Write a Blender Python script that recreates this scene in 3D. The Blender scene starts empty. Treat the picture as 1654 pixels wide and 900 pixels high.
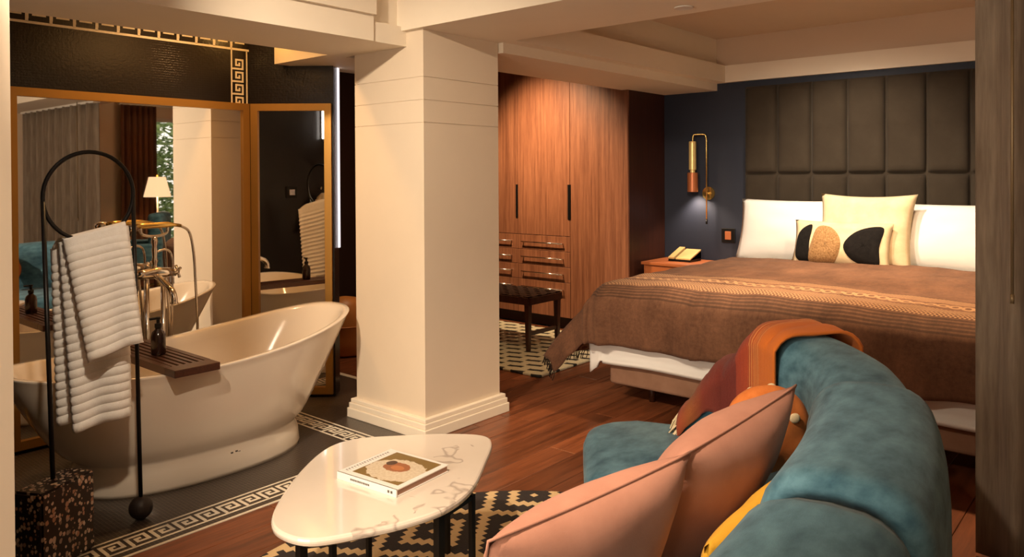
import bpy, bmesh, math, random
from mathutils import Vector, Matrix
random.seed(7)
R = math.radians
PI = math.pi
C = bpy.context.scene.collection

# ------------------------------------------------------------------ camera
F, CAM_H = 1240.0, 1.42
YAW, PITCH, ROLL = R(40.6), R(0.5), R(0.3)
PY0 = 283 + F * math.tan(PITCH)
cam_data = bpy.data.cameras.new('camera')
cam = bpy.data.objects.new('camera', cam_data)
C.objects.link(cam)
cam_data.sensor_width = 36.0
cam_data.lens = 36.0 * F / 1654.0
cam_data.shift_y = (PY0 - 450.0) / 1654.0
cam_data.clip_start = 0.05
CM = Matrix.Rotation(YAW, 3, 'Z') @ Matrix.Rotation(PI / 2 - PITCH, 3, 'X') @ Matrix.Rotation(-ROLL, 3, 'Z')
cam.matrix_world = Matrix.Translation((0, 0, CAM_H)) @ CM.to_4x4()
bpy.context.scene.camera = cam


def at(px, py, x=None, y=None, z=None, t=None):
    """photo pixel -> world point on the plane x=, y= or z= (or at depth t)"""
    d = CM @ Vector(((px - 827) / F, -(py - PY0) / F, -1))
    if x is not None:
        k = x / d.x
    elif y is not None:
        k = y / d.y
    elif z is not None:
        k = (z - CAM_H) / d.z
    else:
        k = t
    return Vector((0, 0, CAM_H)) + d * k


# ------------------------------------------------------------------ world, exposure, lights
vs = bpy.context.scene.view_settings
vs.view_transform = 'Standard'
vs.look = 'None'
vs.gamma = 1.0
vs.exposure = 0.45
vs.use_curve_mapping = False
w = bpy.data.worlds.new('world')
bpy.context.scene.world = w
w.use_nodes = True
bg = w.node_tree.nodes['Background']
bg.inputs[0].default_value = (1.0, 0.93, 0.82, 1)
bg.inputs[1].default_value = 1.1


def light(name, kind, loc, energy, col, rot=(0, 0, 0), **kw):
    l = bpy.data.lights.new(name, kind)
    l.energy = energy
    l.color = col
    for k, v in kw.items():
        setattr(l, k, v)
    o = bpy.data.objects.new(name, l)
    o.location = loc
    o.rotation_euler = rot
    C.objects.link(o)
    return o


WARM = (1.0, 0.71, 0.43)
SOFT = (1.0, 0.81, 0.60)
# area light added as soft fill, set at the made-up window behind the camera
light('added_window_fill', 'AREA', (-1.1, -1.36, 1.42), 55, SOFT, (R(90), 0, 0), shape='RECTANGLE', size=2.2, size_y=1.8)
# recessed ceiling downlights
def spot(name, loc, target, e, ang=70, blend=0.8, col=WARM, size=0.06):
    d = Vector(target) - Vector(loc)
    o = light(name, 'SPOT', loc, e, col, d.to_track_quat('-Z', 'Y').to_euler(), spot_size=R(ang), spot_blend=blend, shadow_soft_size=size)
    return o

# ------------------------------------------------------------------ materials
MATS = {}


def nodes(name):
    m = bpy.data.materials.new(name)
    m.use_nodes = True
    nt = m.node_tree
    return m, nt, nt.nodes['Principled BSDF']


def N(nt, t, **kw):
    n = nt.nodes.new(t)
    for k, v in kw.items():
        if k.startswith('i_'):
            n.inputs[int(k[2:])].default_value = v
        else:
            setattr(n, k, v)
    return n


def math_(nt, op, a, b=None, c=None):
    n = nt.nodes.new('ShaderNodeMath')
    n.operation = op
    for i, v in enumerate((a, b, c)):
        if v is None:
            continue
        if isinstance(v, (int, float)):
            n.inputs[i].default_value = v
        else:
            nt.links.new(v, n.inputs[i])
    return n.outputs[0]


def mix_(nt, fac, a, b):
    n = nt.nodes.new('ShaderNodeMix')
    n.data_type = 'RGBA'
    for sock, v in ((n.inputs[0], fac), (n.inputs[6], a), (n.inputs[7], b)):
        if isinstance(v, (int, float)):
            sock.default_value = v
        elif isinstance(v, tuple):
            sock.default_value = (*v, 1)
        else:
            nt.links.new(v, sock)
    return n.outputs[2]


def ramp_(nt, fac, stops):
    n = nt.nodes.new('ShaderNodeValToRGB')
    el = n.color_ramp.elements
    while len(el) < len(stops):
        el.new(0.5)
    for e, (p, c) in zip(el, stops):
        e.position = p
        e.color = (*c, 1)
    nt.links.new(fac, n.inputs[0])
    return n.outputs[0]


def coord(nt, kind='Object', scale=(1, 1, 1), loc=(0, 0, 0)):
    tc = nt.nodes.new('ShaderNodeTexCoord')
    mp = nt.nodes.new('ShaderNodeMapping')
    mp.inputs['Scale'].default_value = scale
    mp.inputs['Location'].default_value = loc
    nt.links.new(tc.outputs[kind], mp.inputs[0])
    return mp.outputs[0]


def bump(nt, b, h, strength=0.3, dist=0.01):
    n = nt.nodes.new('ShaderNodeBump')
    n.inputs['Strength'].default_value = strength
    n.inputs['Distance'].default_value = dist
    nt.links.new(h, n.inputs['Height'])
    nt.links.new(n.outputs[0], b.inputs['Normal'])


def noise(nt, vec, scale, detail=4, rough=0.55):
    n = N(nt, 'ShaderNodeTexNoise')
    n.inputs['Scale'].default_value = scale
    n.inputs['Detail'].default_value = detail
    n.inputs['Roughness'].default_value = rough
    nt.links.new(vec, n.inputs['Vector'])
    return n.outputs['Fac']


def plain(name, col, rough=0.5, metal=0.0, var=0.08, scale=6.0, bmp=0.0, bscale=200, spec=0.5, sheen=0.0, coat=0.0):
    """painted / cast / metal surface with faint procedural variation"""
    m, nt, b = nodes(name)
    v = coord(nt)
    f = noise(nt, v, scale)
    lo = tuple(max(0, c * (1 - var)) for c in col)
    hi = tuple(min(1, c * (1 + var)) for c in col)
    nt.links.new(mix_(nt, f, lo, hi), b.inputs['Base Color'])
    b.inputs['Roughness'].default_value = rough
    b.inputs['Metallic'].default_value = metal
    b.inputs['Specular IOR Level'].default_value = spec
    b.inputs['Sheen Weight'].default_value = sheen
    b.inputs['Coat Weight'].default_value = coat
    if bmp:
        bump(nt, b, noise(nt, v, bscale, 2), bmp, 0.004)
    MATS[name] = m
    return m


def wood(name, c1, c2, axis='Z', rough=0.35, ring=18, spec=0.5, rnd=0.0):
    m, nt, b = nodes(name)
    s = {'X': (0.9, ring, ring), 'Y': (ring, 0.9, ring), 'Z': (ring, ring, 0.9)}[axis]
    v = coord(nt, 'Object', s)
    if rnd:
        oi = N(nt, 'ShaderNodeObjectInfo')
        ad = N(nt, 'ShaderNodeVectorMath', operation='MULTIPLY_ADD')
        nt.links.new(oi.outputs['Random'], ad.inputs[0])
        ad.inputs[1].default_value = (37, 53, 71)
        nt.links.new(v, ad.inputs[2])
        v = ad.outputs[0]
    f1 = noise(nt, v, 1.6, 6, 0.65)
    f2 = noise(nt, v, 9.0, 3, 0.7)
    f = math_(nt, 'ADD', math_(nt, 'MULTIPLY', f1, 0.7), math_(nt, 'MULTIPLY', f2, 0.3))
    col = ramp_(nt, f, [(0.30, c1), (0.72, c2)])
    if rnd:
        k = math_(nt, 'ADD', math_(nt, 'MULTIPLY', oi.outputs['Random'], rnd), 1 - rnd / 2)
        hsv = N(nt, 'ShaderNodeHueSaturation')
        nt.links.new(k, hsv.inputs['Value'])
        nt.links.new(col, hsv.inputs['Color'])
        col = hsv.outputs[0]
    nt.links.new(col, b.inputs['Base Color'])
    b.inputs['Roughness'].default_value = rough
    b.inputs['Specular IOR Level'].default_value = spec
    bump(nt, b, f, 0.12, 0.004)
    MATS[name] = m
    return m


def fabric(name, c1, c2, scale=3.0, weave=700, rough=0.9, sheen=0.3, stretch=(1, 1, 1), bmp=0.25):
    m, nt, b = nodes(name)
    v = coord(nt, 'Object', stretch)
    f = noise(nt, v, scale, 6, 0.6)
    nt.links.new(ramp_(nt, f, [(0.3, c1), (0.7, c2)]), b.inputs['Base Color'])
    b.inputs['Roughness'].default_value = rough
    b.inputs['Sheen Weight'].default_value = sheen
    b.inputs['Specular IOR Level'].default_value = 0.2
    bump(nt, b, noise(nt, v, weave, 2), bmp, 0.002)
    MATS[name] = m
    return m


def mosaic(name, ax, size=0.014, tile=(0.004, 0.0025, 0.0018), grout=(0.012, 0.007, 0.005), rough=0.28):
    """small black glass mosaic; ax picks the two object axes that span the surface"""
    m, nt, b = nodes(name)
    tc = N(nt, 'ShaderNodeTexCoord')
    sp = N(nt, 'ShaderNodeSeparateXYZ')
    nt.links.new(tc.outputs['Object'], sp.inputs[0])
    u = math_(nt, 'FRACT', math_(nt, 'DIVIDE', sp.outputs[ax[0]], size))
    v = math_(nt, 'FRACT', math_(nt, 'DIVIDE', sp.outputs[ax[1]], size))
    du = math_(nt, 'ABSOLUTE', math_(nt, 'SUBTRACT', u, 0.5))
    dv = math_(nt, 'ABSOLUTE', math_(nt, 'SUBTRACT', v, 0.5))
    d = math_(nt, 'MAXIMUM', du, dv)
    g = math_(nt, 'GREATER_THAN', d, 0.43)
    vn = noise(nt, tc.outputs['Object'], 90, 1)
    t2 = tuple(c * 2.2 for c in tile)
    nt.links.new(mix_(nt, g, mix_(nt, vn, tile, t2), grout), b.inputs['Base Color'])
    b.inputs['Roughness'].default_value = rough
    hh = math_(nt, 'ADD', math_(nt, 'SUBTRACT', 1.0, g), math_(nt, 'MULTIPLY', noise(nt, tc.outputs['Object'], 60, 1), 1.4))
    bump(nt, b, hh, 0.35, 0.002)
    MATS[name] = m
    return m


def emit(name, col, strength):
    m, nt, b = nodes(name)
    b.inputs['Base Color'].default_value = (*col, 1)
    b.inputs['Emission Color'].default_value = (*col, 1)
    b.inputs['Emission Strength'].default_value = strength
    MATS[name] = m
    return m


plain('cream', (0.72, 0.60, 0.46), 0.6, var=0.03)
plain('cream_beam', (0.82, 0.72, 0.58), 0.6, var=0.03)
plain('ceiling_paint', (0.66, 0.51, 0.37), 0.7, var=0.03)
plain('navy', (0.014, 0.018, 0.034), 0.65, var=0.1)
plain('espresso', (0.022, 0.007, 0.004), 0.5, var=0.1)
plain('brass_frame', (0.50, 0.26, 0.06), 0.38, 0.75, var=0.06)
plain('brass', (0.80, 0.55, 0.18), 0.25, 0.95, var=0.05)
plain('wand_bronze', (0.24, 0.17, 0.09), 0.45, 0.5)
plain('chrome', (0.80, 0.74, 0.66), 0.12, 1.0, var=0.03)
plain('mirror', (0.90, 0.88, 0.84), 0.015, 1.0, var=0.0)
plain('porcelain', (0.76, 0.66, 0.54), 0.12, var=0.02, coat=0.5)
plain('key_white', (0.78, 0.70, 0.56), 0.35, var=0.15, scale=80)
plain('black_metal', (0.012, 0.010, 0.009), 0.38, 0.5)
plain('ball_black', (0.022, 0.013, 0.010), 0.55, bmp=0.3, bscale=80)
plain('steel', (0.55, 0.52, 0.55), 0.25, 0.9)
plain('bottle_brown', (0.020, 0.008, 0.005), 0.15, var=0.1)
plain('white_plastic', (0.75, 0.70, 0.62), 0.4)
plain('paper', (0.82, 0.78, 0.72), 0.6, var=0.03)
plain('paper_edge', (0.36, 0.20, 0.13), 0.7, var=0.2, scale=300)
plain('ink', (0.10, 0.08, 0.07), 0.6)
plain('copper', (0.50, 0.16, 0.06), 0.4, 0.4)
plain('sconce_glass', (0.85, 0.62, 0.25), 0.3, 0.3)
plain('orange_leather', (0.55, 0.21, 0.045), 0.45, var=0.12, bmp=0.2, bscale=120)
plain('phone_tan', (0.62, 0.40, 0.15), 0.45)
plain('white_cotton', (0.80, 0.765, 0.72), 0.85, var=0.03, bmp=0.15, bscale=30, spec=0.15)
plain('white_metal', (0.7, 0.65, 0.58), 0.4)
wood('floor_wood', (0.045, 0.012, 0.005), (0.30, 0.092, 0.034), 'Y', 0.30, 16, rnd=0.55)
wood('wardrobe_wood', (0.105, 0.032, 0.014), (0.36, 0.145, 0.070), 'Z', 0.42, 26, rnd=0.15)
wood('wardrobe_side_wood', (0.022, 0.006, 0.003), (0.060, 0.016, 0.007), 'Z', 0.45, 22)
wood('dark_wood', (0.020, 0.007, 0.004), (0.075, 0.022, 0.011), 'Z', 0.35, 30)
wood('tray_wood', (0.030, 0.010, 0.006), (0.10, 0.033, 0.017), 'X', 0.4, 40)
wood('orange_wood', (0.30, 0.075, 0.02), (0.52, 0.16, 0.05), 'X', 0.4, 20)
fabric('headboard_fabric', (0.028, 0.020, 0.013), (0.044, 0.033, 0.022), 4, 500, sheen=0.05)
fabric('velvet_teal', (0.022, 0.076, 0.115), (0.098, 0.215, 0.275), 11, 260, 0.8, 0.12, (1.4, 0.8, 2.2))
fabric('velvet_pink', (0.40, 0.180, 0.122), (0.52, 0.250, 0.172), 5, 500, 0.85, 0.05)
fabric('velvet_yellow', (0.62, 0.30, 0.02), (0.75, 0.40, 0.035), 5, 500, 0.85, 0.05)
fabric('knit_orange', (0.50, 0.13, 0.025), (0.62, 0.19, 0.045), 20, 300, 0.9, 0.05)
fabric('cream_linen', (0.60, 0.46, 0.27), (0.74, 0.60, 0.39), 9, 400, 0.9, 0.03)
fabric('tuft_black', (0.006, 0.005, 0.005), (0.012, 0.010, 0.009), 40, 250, 1.0, 0.0, bmp=0.8)
fabric('tuft_tan', (0.20, 0.095, 0.035), (0.48, 0.28, 0.12), 90, 250, 1.0, 0.1, bmp=1.0)
fabric('bed_base_fabric', (0.22, 0.115, 0.070), (0.30, 0.165, 0.105), 6, 500, 0.9, 0.03)
fabric('curtain_linen', (0.15, 0.110, 0.078), (0.26, 0.20, 0.145), 9, 600, 0.95, 0.1, (6, 6, 0.5))
fabric('curtain_brown', (0.13, 0.055, 0.028), (0.20, 0.09, 0.048), 9, 600, 0.95, 0.1, (6, 6, 0.5))
fabric('towel_white', (0.82, 0.77, 0.71), (0.88, 0.84, 0.79), 60, 350, 1.0, 0.05, bmp=0.6)
fabric('woven_leather', (0.010, 0.007, 0.006), (0.03, 0.02, 0.016), 40, 200, 0.4, 0.0)
mosaic('mosaic_wall_x', (1, 2))
mosaic('mosaic_wall_y', (0, 2))
mosaic('mosaic_floor', (0, 1), 0.016, (0.020, 0.016, 0.013), (0.14, 0.10, 0.07), 0.28)
emit('led', (1.0, 0.93, 0.88), 6.0)
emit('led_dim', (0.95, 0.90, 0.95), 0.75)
emit('lamp_shade_glow', (1.0, 0.66, 0.36), 0.85)

# marble
m, nt, b = nodes('marble')
v = coord(nt)
n1 = noise(nt, v, 1.9, 4, 0.55)
vein = math_(nt, 'ABSOLUTE', math_(nt, 'SUBTRACT', n1, 0.5))
msk = noise(nt, coord(nt, loc=(3, 1, 0)), 3.1, 3)
veins = math_(nt, 'MULTIPLY', math_(nt, 'SUBTRACT', 1.0, math_(nt, 'MINIMUM', math_(nt, 'MULTIPLY', vein, 110.0), 1.0)), math_(nt, 'MULTIPLY', math_(nt, 'GREATER_THAN', msk, 0.585), 0.55))
base = mix_(nt, noise(nt, v, 5, 5), (0.74, 0.63, 0.52), (0.82, 0.72, 0.61))
nt.links.new(mix_(nt, veins, base, (0.24, 0.17, 0.14)), b.inputs['Base Color'])
b.inputs['Roughness'].default_value = 0.10
b.inputs['Coat Weight'].default_value = 0.4
MATS['marble'] = m

# terrazzo
m, nt, b = nodes('terrazzo')
vo = N(nt, 'ShaderNodeTexVoronoi')
vo.inputs['Scale'].default_value = 75
nt.links.new(coord(nt, 'Object', (1, 1, 0.8)), vo.inputs['Vector'])
sp = N(nt, 'ShaderNodeSeparateColor')
nt.links.new(vo.outputs['Color'], sp.inputs[0])
chip = math_(nt, 'MULTIPLY', math_(nt, 'GREATER_THAN', sp.outputs[0], 0.36), math_(nt, 'LESS_THAN', vo.outputs['Distance'], math_(nt, 'ADD', math_(nt, 'MULTIPLY', sp.outputs[1], 0.40), 0.24)))
cc = ramp_(nt, sp.outputs[2], [(0.0, (0.85, 0.70, 0.54)), (0.4, (0.48, 0.24, 0.13)), (0.7, (0.72, 0.58, 0.43)), (1.0, (0.22, 0.14, 0.10))])
nt.links.new(mix_(nt, chip, (0.018, 0.012, 0.010), cc), b.inputs['Base Color'])
b.inputs['Roughness'].default_value = 0.35
MATS['terrazzo'] = m

# round rug: stepped concentric diamonds
m, nt, b = nodes('diamond_rug')
tc = N(nt, 'ShaderNodeTexCoord')
mp = N(nt, 'ShaderNodeMapping')
mp.inputs['Rotation'].default_value = (0, 0, R(10))
nt.links.new(tc.outputs['Object'], mp.inputs[0])
sp = N(nt, 'ShaderNodeSeparateXYZ')
nt.links.new(mp.outputs[0], sp.inputs[0])
PER, ST = 0.53, 19


def tri(sock):
    q = math_(nt, 'DIVIDE', math_(nt, 'FLOOR', math_(nt, 'ADD', math_(nt, 'MULTIPLY', math_(nt, 'DIVIDE', sock, PER), ST), 0.5)), ST)
    return math_(nt, 'MULTIPLY', math_(nt, 'PINGPONG', q, 0.5), 1.0)


d = math_(nt, 'ADD', tri(math_(nt, 'ADD', sp.outputs[0], 0.233)), tri(math_(nt, 'ADD', sp.outputs[1], 0.352)))
d = math_(nt, 'PINGPONG', d, 0.5)
blk = math_(nt, 'ADD', math_(nt, 'MULTIPLY', math_(nt, 'GREATER_THAN', d, 0.045), math_(nt, 'LESS_THAN', d, 0.165)),
            math_(nt, 'MULTIPLY', math_(nt, 'GREATER_THAN', d, 0.29), math_(nt, 'LESS_THAN', d, 0.435)))
nn = noise(nt, tc.outputs['Object'], 40, 3)
nt.links.new(mix_(nt, blk, mix_(nt, nn, (0.62, 0.42, 0.20), (0.76, 0.55, 0.30)), (0.022, 0.014, 0.012)), b.inputs['Base Color'])
b.inputs['Roughness'].default_value = 0.95
b.inputs['Sheen Weight'].default_value = 0.03
bump(nt, b, noise(nt, tc.outputs['Object'], 260, 2), 0.6, 0.004)
MATS['diamond_rug'] = m

# cream pile rug with black dashes (rows shifted against each other)
m, nt, b = nodes('dash_rug')
tc = N(nt, 'ShaderNodeTexCoord')
sp = N(nt, 'ShaderNodeSeparateXYZ')
nt.links.new(tc.outputs['Object'], sp.inputs[0])
row = math_(nt, 'DIVIDE', sp.outputs[1], 0.105)
ri = math_(nt, 'FLOOR', row)
sh = math_(nt, 'MULTIPLY', math_(nt, 'MODULO', math_(nt, 'ADD', ri, 100.0), 2.0), 0.5)
cu = math_(nt, 'FRACT', math_(nt, 'ADD', math_(nt, 'DIVIDE', sp.outputs[0], 0.19), sh))
rf = math_(nt, 'FRACT', row)
wav = math_(nt, 'MULTIPLY', math_(nt, 'SINE', math_(nt, 'MULTIPLY', cu, 6.28)), 0.12)
dash = math_(nt, 'MULTIPLY', math_(nt, 'LESS_THAN', math_(nt, 'ABSOLUTE', math_(nt, 'SUBTRACT', cu, 0.5)), 0.31),
             math_(nt, 'LESS_THAN', math_(nt, 'ABSOLUTE', math_(nt, 'SUBTRACT', math_(nt, 'ADD', rf, wav), 0.5)), 0.21))
nn = noise(nt, tc.outputs['Object'], 55, 3)
nt.links.new(mix_(nt, dash, mix_(nt, nn, (0.42, 0.36, 0.22), (0.66, 0.58, 0.40)), (0.02, 0.016, 0.012)), b.inputs['Base Color'])
b.inputs['Roughness'].default_value = 1.0
bump(nt, b, math_(nt, 'SUBTRACT', nn, dash), 0.8, 0.012)
MATS['dash_rug'] = m

# brown blanket: woven stripes and a chain border laid out in the cloth's own UV (metres)
m, nt, b = nodes('blanket_weave')
uvn = N(nt, 'ShaderNodeUVMap')
sp = N(nt, 'ShaderNodeSeparateXYZ')
nt.links.new(uvn.outputs[0], sp.inputs[0])
U, V = sp.outputs[0], sp.outputs[1]


def band(v, a, c):
    return math_(nt, 'MULTIPLY', math_(nt, 'GREATER_THAN', v, a), math_(nt, 'LESS_THAN', v, c))


mpn = N(nt, 'ShaderNodeMapping')
mpn.inputs['Scale'].default_value = (2.6, 1.1, 1)
nt.links.new(uvn.outputs[0], mpn.inputs[0])
mott = math_(nt, 'ADD', math_(nt, 'MULTIPLY', noise(nt, mpn.outputs[0], 2.2, 10, 0.7), 0.65), math_(nt, 'MULTIPLY', noise(nt, uvn.outputs[0], 45, 4, 0.7), 0.35))
ground = ramp_(nt, mott, [(0.30, (0.066, 0.031, 0.018)), (0.70, (0.225, 0.105, 0.056))])
# chain: two rows of overlapping rings
cx = math_(nt, 'SUBTRACT', math_(nt, 'FRACT', math_(nt, 'DIVIDE', U, 0.055)), 0.5)
cy = math_(nt, 'DIVIDE', math_(nt, 'SUBTRACT', V, 0.60), 0.055)
rr = math_(nt, 'SQRT', math_(nt, 'ADD', math_(nt, 'MULTIPLY', cx, cx), math_(nt, 'MULTIPLY', math_(nt, 'MULTIPLY', cy, cy), 0.42)))
ring = math_(nt, 'LESS_THAN', math_(nt, 'ABSOLUTE', math_(nt, 'SUBTRACT', rr, 0.40)), 0.14)
small = math_(nt, 'GREATER_THAN', math_(nt, 'MULTIPLY', math_(nt, 'SINE', math_(nt, 'MULTIPLY', U, 330.0)), math_(nt, 'SINE', math_(nt, 'MULTIPLY', V, 290.0))), 0.05)
bz = math_(nt, 'ADD', band(V, 0.36, 0.51), band(V, 0.68, 0.80))
chain = math_(nt, 'MULTIPLY', ring, band(V, 0.52, 0.67))
pat = math_(nt, 'MINIMUM', math_(nt, 'ADD', math_(nt, 'MULTIPLY', small, bz), chain), 1.0)
col = mix_(nt, math_(nt, 'MULTIPLY', pat, 0.8), ground, (0.42, 0.235, 0.115))
darkb = math_(nt, 'ADD', band(V, 0.28, 0.36), band(V, 0.80, 0.825))
dsp = math_(nt, 'GREATER_THAN', math_(nt, 'SINE', math_(nt, 'MULTIPLY', V, 420.0)), -0.2)
col = mix_(nt, math_(nt, 'MULTIPLY', math_(nt, 'MULTIPLY', darkb, dsp), 0.6), col, (0.045, 0.026, 0.017))
nt.links.new(col, b.inputs['Base Color'])
b.inputs['Roughness'].default_value = 0.95
b.inputs['Sheen Weight'].default_value = 0.04
b.inputs['Specular IOR Level'].default_value = 0.15
bump(nt, b, math_(nt, 'ADD', pat, noise(nt, uvn.outputs[0], 260, 2)), 0.35, 0.003)
MATS['blanket_weave'] = m

# throw: colour bands along the cloth's UV
m, nt, b = nodes('throw_weave')
uvn = N(nt, 'ShaderNodeUVMap')
sp = N(nt, 'ShaderNodeSeparateXYZ')
nt.links.new(uvn.outputs[0], sp.inputs[0])
V = sp.outputs[1]
colA = ramp_(nt, V, [(0.0, (0.30, 0.040, 0.012)), (0.08, (0.24, 0.065, 0.012)), (0.18, (0.16, 0.016, 0.010)), (0.34, (0.105, 0.006, 0.007)), (0.52, (0.12, 0.007, 0.008)), (0.525, (0.27, 0.026, 0.010)), (0.68, (0.33, 0.042, 0.010)), (0.82, (0.54, 0.125, 0.012)), (1.0, (0.56, 0.135, 0.011))])
lines = math_(nt, 'MULTIPLY', math_(nt, 'GREATER_THAN', math_(nt, 'SINE', math_(nt, 'MULTIPLY', V, 420.0)), 0.55), math_(nt, 'MULTIPLY', math_(nt, 'GREATER_THAN', V, 0.66), math_(nt, 'LESS_THAN', V, 0.81)))
col = mix_(nt, math_(nt, 'MULTIPLY', lines, 0.6), colA, (0.70, 0.36, 0.10))
col = mix_(nt, math_(nt, 'MULTIPLY', noise(nt, uvn.outputs[0], 120, 3), 0.10), col, (0.7, 0.25, 0.08))
nt.links.new(col, b.inputs['Base Color'])
b.inputs['Roughness'].default_value = 0.95
b.inputs['Sheen Weight'].default_value = 0.04
bump(nt, b, noise(nt, uvn.outputs[0], 300, 2), 0.7, 0.004)
MATS['throw_weave'] = m

# book cover photograph (flat print)
m, nt, b = nodes('book_print')
v = coord(nt, 'Object')
sp = N(nt, 'ShaderNodeSeparateXYZ')
nt.links.new(v, sp.inputs[0])


def ell(cx_, cy_, rx, ry):
    a = math_(nt, 'DIVIDE', math_(nt, 'SUBTRACT', sp.outputs[0], cx_), rx)
    c = math_(nt, 'DIVIDE', math_(nt, 'SUBTRACT', sp.outputs[1], cy_), ry)
    n_ = math_(nt, 'MULTIPLY', math_(nt, 'SUBTRACT', noise(nt, v, 40, 3), 0.5), 0.8)
    return math_(nt, 'LESS_THAN', math_(nt, 'ADD', math_(nt, 'ADD', math_(nt, 'MULTIPLY', a, a), math_(nt, 'MULTIPLY', c, c)), n_), 1.0)


speck = mix_(nt, noise(nt, v, 110, 3), (0.50, 0.36, 0.20), (0.80, 0.72, 0.58))
col = mix_(nt, ell(0.02, -0.01, 0.11, 0.085), (0.20, 0.115, 0.02), speck)
col = mix_(nt, ell(0.005, 0.01, 0.05, 0.036), col, (0.33, 0.10, 0.03))
col = mix_(nt, ell(-0.035, 0.028, 0.018, 0.020), col, (0.06, 0.02, 0.01))
col = mix_(nt, ell(0.012, 0.006, 0.026, 0.018), col, (0.50, 0.17, 0.05))
nt.links.new(col, b.inputs['Base Color'])
b.inputs['Roughness'].default_value = 0.35
MATS['book_print'] = m

# leaves
m, nt, b = nodes('leaf')
oi = N(nt, 'ShaderNodeTexCoord')
nt.links.new(ramp_(nt, noise(nt, oi.outputs['Object'], 14, 2), [(0.3, (0.08, 0.17, 0.03)), (0.7, (0.48, 0.60, 0.24))]), b.inputs['Base Color'])
b.inputs['Roughness'].default_value = 0.5
MATS['leaf'] = m
# window glass
m, nt, b = nodes('glass')
b.inputs['Base Color'].default_value = (0.97, 0.98, 0.97, 1)
b.inputs['Roughness'].default_value = 0.0
b.inputs['Transmission Weight'].default_value = 1.0
b.inputs['IOR'].default_value = 1.01
MATS['glass'] = m


# ------------------------------------------------------------------ mesh helpers
def obj(name, bm, mat, parent=None, smooth=False, loc=None, rot=None):
    me = bpy.data.meshes.new(name)
    bmesh.ops.recalc_face_normals(bm, faces=bm.faces)
    bm.to_mesh(me)
    bm.free()
    if mat:
        me.materials.append(MATS[mat])
    if smooth:
        for p in me.polygons:
            p.use_smooth = True
    o = bpy.data.objects.new(name, me)
    C.objects.link(o)
    if parent:
        o.parent = parent
    if loc is not None:
        o.location = loc
    if rot is not None:
        o.rotation_euler = rot
    return o


def tag(o, label=None, cat=None, group=None, kind=None):
    if label:
        o['label'] = label
    if cat:
        o['category'] = cat
    if group:
        o['group'] = group
    if kind:
        o['kind'] = kind
    return o


def thing(name, label, cat, loc=(0, 0, 0), rz=0, group=None):
    o = bpy.data.objects.new(name, None)
    o.empty_display_size = 0.1
    C.objects.link(o)
    o.location = loc
    o.rotation_euler = (0, 0, rz)
    return tag(o, label, cat, group)


def box(bm, x0, x1, y0, y1, z0, z1, bev=0.0, seg=2):
    r = bmesh.ops.create_cube(bm, size=1)
    vv = r['verts']
    for v_ in vv:
        v_.co = Vector(((x0 + x1) / 2 + v_.co.x * (x1 - x0), (y0 + y1) / 2 + v_.co.y * (y1 - y0), (z0 + z1) / 2 + v_.co.z * (z1 - z0)))
    if bev:
        es = {e for v_ in vv for e in v_.link_edges}
        bmesh.ops.bevel(bm, geom=list(es), offset=bev, segments=seg, affect='EDGES', profile=0.5)
    return bm


def bx(*a, **k):
    return box(bmesh.new(), *a, **k)


def loft(bm, rings, cap0=True, cap1=True, closed=True):
    rows = [[bm.verts.new(p) for p in r] for r in rings]
    n = len(rows[0])
    for a, c in zip(rows, rows[1:]):
        for i in range(n if closed else n - 1):
            j = (i + 1) % n
            bm.faces.new((a[i], a[j], c[j], c[i]))
    if cap0:
        bm.faces.new(rows[0][::-1])
    if cap1:
        bm.faces.new(rows[-1])
    return rows


def tube(bm, pts, r, n=10, cap=True):
    pts = [Vector(p) for p in pts]
    rad = r if isinstance(r, (list, tuple)) else [r] * len(pts)
    rings = []
    up = None
    for i, p in enumerate(pts):
        d = (pts[min(i + 1, len(pts) - 1)] - pts[max(i - 1, 0)]).normalized()
        if up is None:
            up = d.orthogonal().normalized()
        up = (up - d * up.dot(d)).normalized()
        s = d.cross(up)
        rings.append([p + (up * math.cos(2 * PI * k / n) + s * math.sin(2 * PI * k / n)) * rad[i] for k in range(n)])
    loft(bm, rings, cap, cap)
    return bm


def lathe(bm, prof, c=(0, 0, 0), n=24):
    rings = [[Vector((c[0] + r * math.cos(2 * PI * k / n), c[1] + r * math.sin(2 * PI * k / n), c[2] + z)) for k in range(n)] for r, z in prof]
    loft(bm, rings, True, True)
    return bm


def catmull(pts, n=8, closed=False):
    P = [Vector(p) for p in pts]
    out = []
    L = len(P)
    rng = range(L) if closed else range(L - 1)
    for i in rng:
        p0 = P[(i - 1) % L] if closed or i > 0 else P[0] * 2 - P[1]
        p1, p2 = P[i], P[(i + 1) % L]
        p3 = P[(i + 2) % L] if closed or i + 2 < L else P[-1] * 2 - P[-2]
        for k in range(n):
            t = k / n
            out.append(0.5 * ((2 * p1) + (p2 - p0) * t + (2 * p0 - 5 * p1 + 4 * p2 - p3) * t * t + (3 * p1 - p0 - 3 * p2 + p3) * t ** 3))
    if not closed:
        out.append(P[-1])
    return out


def grid(bm, f, nu, nv, uv=None):
    rows = [[bm.verts.new(f(i / nu, j / nv)) for i in range(nu + 1)] for j in range(nv + 1)]
    lay = bm.loops.layers.uv.verify() if uv else None
    for j in range(nv):
        for i in range(nu):
            fc = bm.faces.new((rows[j][i], rows[j][i + 1], rows[j + 1][i + 1], rows[j + 1][i]))
            if uv:
                for lp, (a, c) in zip(fc.loops, ((i, j), (i + 1, j), (i + 1, j + 1), (i, j + 1))):
                    lp[lay].uv = uv(a / nu, c / nv)
    return rows


def solid(o, th, off=0.0):
    md = o.modifiers.new('thickness', 'SOLIDIFY')
    md.thickness = th
    md.offset = off
    return o


def sm(a, c, t):
    t = max(0.0, min(1.0, (t - a) / (c - a)))
    return t * t * (3 - 2 * t)


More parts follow.
